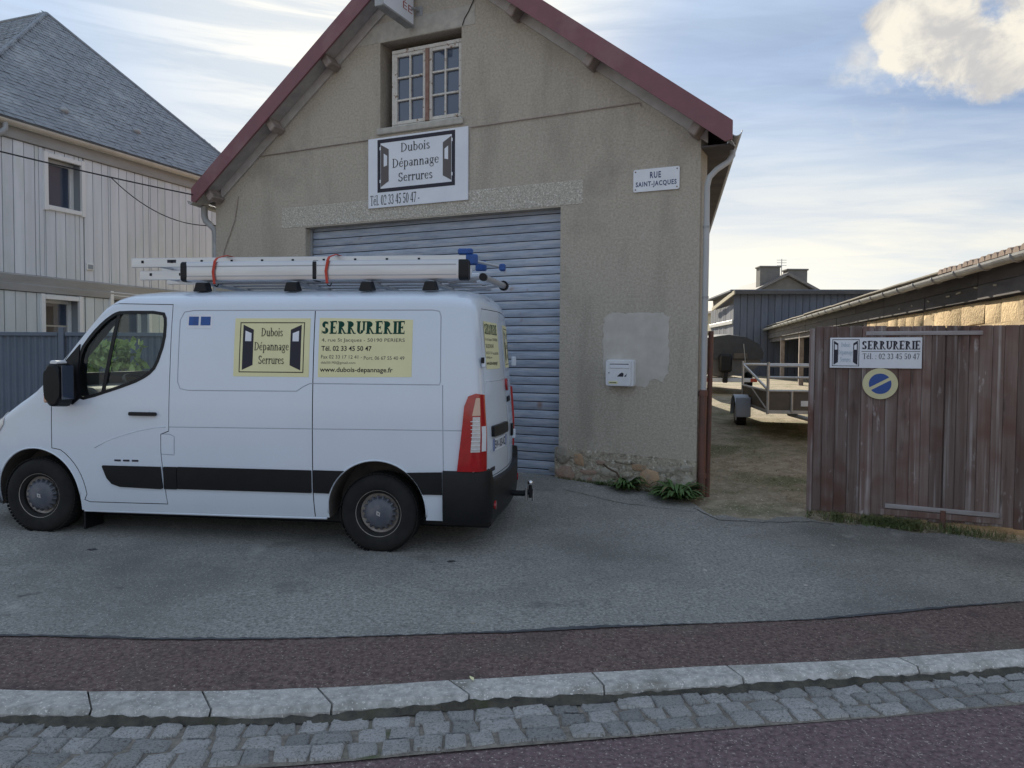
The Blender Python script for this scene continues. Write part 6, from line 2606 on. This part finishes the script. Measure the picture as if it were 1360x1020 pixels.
def build_grass():
    rn = random.Random(11)
    V, F = [], []

    def blade(q, h):
        a = rn.uniform(0, 6.28)
        d = Vector((math.cos(a), math.sin(a), 0))
        s = Vector((-d.y, d.x, 0)) * .004
        b = Vector((q[0], q[1], G(q[0], q[1]) + .004))
        o = len(V)
        m = b + d * h * .3 + Vector((0, 0, h * .7))
        t = b + d * h * .9 + Vector((0, 0, h * .95))
        V.extend([b - s, b + s, m + s * .7, m - s * .7, t])
        F.extend([(o, o + 1, o + 2, o + 3), (o + 3, o + 2, o + 4)])
    # verge along the foot of the gate
    for i in range(5200):
        s = rn.gauss(1.95, .33) if rn.random() < .85 else rn.uniform(1.3, 4.3)
        if math.sin(s * 7.3) + math.sin(s * 17.1 + 1) < -.4 and rn.random() < .8:
            continue
        y = -.17 + rn.gauss(0, .075)
        if s < 1.2 or s > 4.4:
            continue
        q = gloc(s, y - .02 * math.sin(s * 5), 0)
        blade((q.x, q.y), rn.uniform(.02, .075))
    for i in range(500):
        s = rn.uniform(-1.7, .1)
        q = gloc(s, -.045 + rn.gauss(0, .012), 0)
        blade((q.x, q.y), rn.uniform(.015, .05))
    for i in range(700):
        x = rn.uniform(-3, 4)
        blade((x, kf(x) - rn.choice((.012, .15, .29)) + rn.gauss(0, .006)), rn.uniform(.006, .016)) if False else None
    tag(add('grass', mesh_data('grass', V, F, M_grass)), 'straggly grass growing along the foot of the gate and plinth', 'grass', kind='stuff')
    # moss and litter heaps below the gate: low mounds
    V, F = [], []
    for i in range(2600):
        x, y = rn.uniform(1.9, 5.6), 7.9 + 6.5 * rn.random() ** 1.6
        if y < 8.8 - (x - 2.126) * .4663 - .1:
            continue
        c = Vector((x, y, G(x, y) - .02))
        r = rn.uniform(.008, .026)
        o = len(V)
        V.extend([c + Vector((r, 0, 0)), c + Vector((0, r * .8, 0)), c + Vector((-r, 0, 0)), c + Vector((0, -r * .8, 0)), c + Vector((0, 0, r * .7))])
        F.extend([(o, o + 1, o + 4), (o + 1, o + 2, o + 4), (o + 2, o + 3, o + 4), (o + 3, o, o + 4)])
    for i in range(420):
        s = rn.gauss(1.9, .5)
        q = gloc(s, -.17 + rn.gauss(0, .06), 0)
        c = Vector((q.x, q.y, G(q.x, q.y) + .004))
        r = rn.uniform(.006, .016)
        o = len(V)
        V.extend([c + Vector((r, 0, 0)), c + Vector((0, r, 0)), c + Vector((-r, 0, 0)), c + Vector((0, -r, 0)), c + Vector((0, 0, r * .8))])
        F.extend([(o, o + 1, o + 4), (o + 1, o + 2, o + 4), (o + 2, o + 3, o + 4), (o + 3, o, o + 4)])
    tag(add('gravel', mesh_data('gravel', V, F, M_dirt)), 'loose grit lying in front of the gate and over the yard', 'gravel', kind='stuff')


build_grass()


def build_litter():
    spots = [(-.25, 5.05, .014, 'pale chip of paper'), (1.62, 6.35, .018, 'whitish leaf'), (.95, 7.75, .014, 'pale pebble'), (3.0, 7.1, .013, 'small white pebble'),
             (2.35, 6.05, .014, 'dull white scrap'), (.62, 8.1, .016, 'light stone chip')]
    mats = (M_limestone, M_patch, M_limestone, M_patch, M_patch, M_limestone)
    words = ('beside the pavement joint', 'in the middle of the forecourt', 'in front of the plinth weeds', 'near the gate verge', 'between gate and pavement', 'in front of the shutter end')
    for (x, y, r, lab), m, wd in zip(spots, mats, words):
        bm = bmesh.new()
        bmesh.ops.create_icosphere(bm, subdivisions=1, radius=r)
        for v in bm.verts:
            v.co = Vector((v.co.x * 1.3 + jitter(.004), v.co.y + jitter(.004), v.co.z * .35))
        o = add('litter_scrap', bm_data(bm, 'litter_scrap', m), None, (x, y, G(x, y) + .012))
        tag(o, '%s lying %s' % (lab, wd), 'litter')
    V = [(0, -.02, 0), (.014, 0, .006), (0, .028, .003), (-.014, 0, .007)]
    for x, lab in ((-.215, 'small yellow leaf fallen on the kerb joint'),):
        o = add('fallen_leaf', mesh_data('fallen_leaf', V, [(0, 1, 2, 3)], M_yellow), None, (x, kb(x) - .03, G(x, kb(x)) + .018), (.2, .1, .6))
        tag(o, lab, 'leaf')


build_litter()


def build_shrub():
    rn = random.Random(21)
    q = Vector((-4.68, 8.95, 0))
    root = empty('shrub', (q.x, q.y, G(q.x, q.y)), 0, label='pale green shrub standing behind the van, seen through its cab windows', cat='shrub')
    tube('trunk', [(0, 0, 0), (.03, 0, .5), (0, .02, 1.0)], .03, M_timber, root, 6)
    V, F = [], []
    for i in range(1500):
        a = rn.uniform(0, 2 * math.pi)
        z = rn.uniform(.2, 1.62)
        rr = .42 * math.sqrt(max(.05, 1 - ((z - .85) / 1.0) ** 2)) * rn.uniform(.35, 1.0) * (1 + .2 * math.sin(3 * a + z * 4))
        c = Vector((rr * math.cos(a), rr * math.sin(a) * .7, z))
        d = Vector((rn.uniform(-1, 1), rn.uniform(-1, 1), rn.uniform(-.4, 1))).normalized()
        s_ = d.cross(Vector((rn.uniform(-1, 1), rn.uniform(-1, 1), rn.uniform(-1, 1)))).normalized()
        L = rn.uniform(.08, .15)
        o = len(V)
        V += [c, c + d * L * .5 + s_ * L * .28, c + d * L, c + d * L * .5 - s_ * L * .28]
        F.append((o, o + 1, o + 2, o + 3))
    add('foliage', mesh_data('foliage', V, F, material('pale_shrub_leaf', (0.30, 0.38, 0.14), (0.20, 0.28, 0.09), 6, 3, rough=.6)), root)


build_shrub()


def build_forecourt_marks():
    fc = bpy.data.objects['forecourt']
    rn = random.Random(9)
    M_oil = material('oil_stain', (0.035, 0.036, 0.04), (0.06, 0.06, 0.062), 12, 5, rough=.55)
    for x, y, r in ((-3.6, 6.55, .035), (-.5, 6.38, .028)):
        P = []
        for i in range(12):
            a = 2 * math.pi * i / 12
            k = r * rn.uniform(.6, 1.1)
            P.append((x + k * 1.5 * math.cos(a), y + k * math.sin(a)))
        V = [(p[0], p[1], G(*p) + .0105) for p in P]
        add('oil_stain', mesh_data('oil_stain', V, [tuple(range(12))], M_oil), fc)
    M_crack = material('crack_filler', (0.05, 0.05, 0.048), (0.09, 0.09, 0.08), 9, 5, rough=1)

    def crack(pts, w):
        V, F = [], []
        Q = []
        for a, b in zip(pts[:-1], pts[1:]):
            n = max(2, int(math.hypot(b[0] - a[0], b[1] - a[1]) / .06))
            for i in range(n):
                t = i / n
                Q.append((a[0] + (b[0] - a[0]) * t + rn.uniform(-.014, .014), a[1] + (b[1] - a[1]) * t + rn.uniform(-.014, .014)))
        for i, q in enumerate(Q):
            d = Q[min(i + 1, len(Q) - 1)], Q[max(i - 1, 0)]
            v = Vector((d[0][0] - d[1][0], d[0][1] - d[1][1])).normalized()
            ww = w * rn.uniform(.4, 1.2)
            for sg in (-1, 1):
                p = (q[0] - v.y * ww * sg, q[1] + v.x * ww * sg)
                V.append((p[0], p[1], G(*p) + .0112))
            if i:
                o = 2 * i
                F.append((o - 2, o - 1, o + 1, o))
        add('crack', mesh_data('crack', V, F, M_crack), fc)
    crack([(2.0, 8.35), (2.15, 7.92), (2.6, 7.84), (3.1, 7.86), (3.35, 7.72)], .011)
    crack([(1.95, 8.2), (1.2, 8.42), (.55, 8.95)], .006)


build_forecourt_marks()
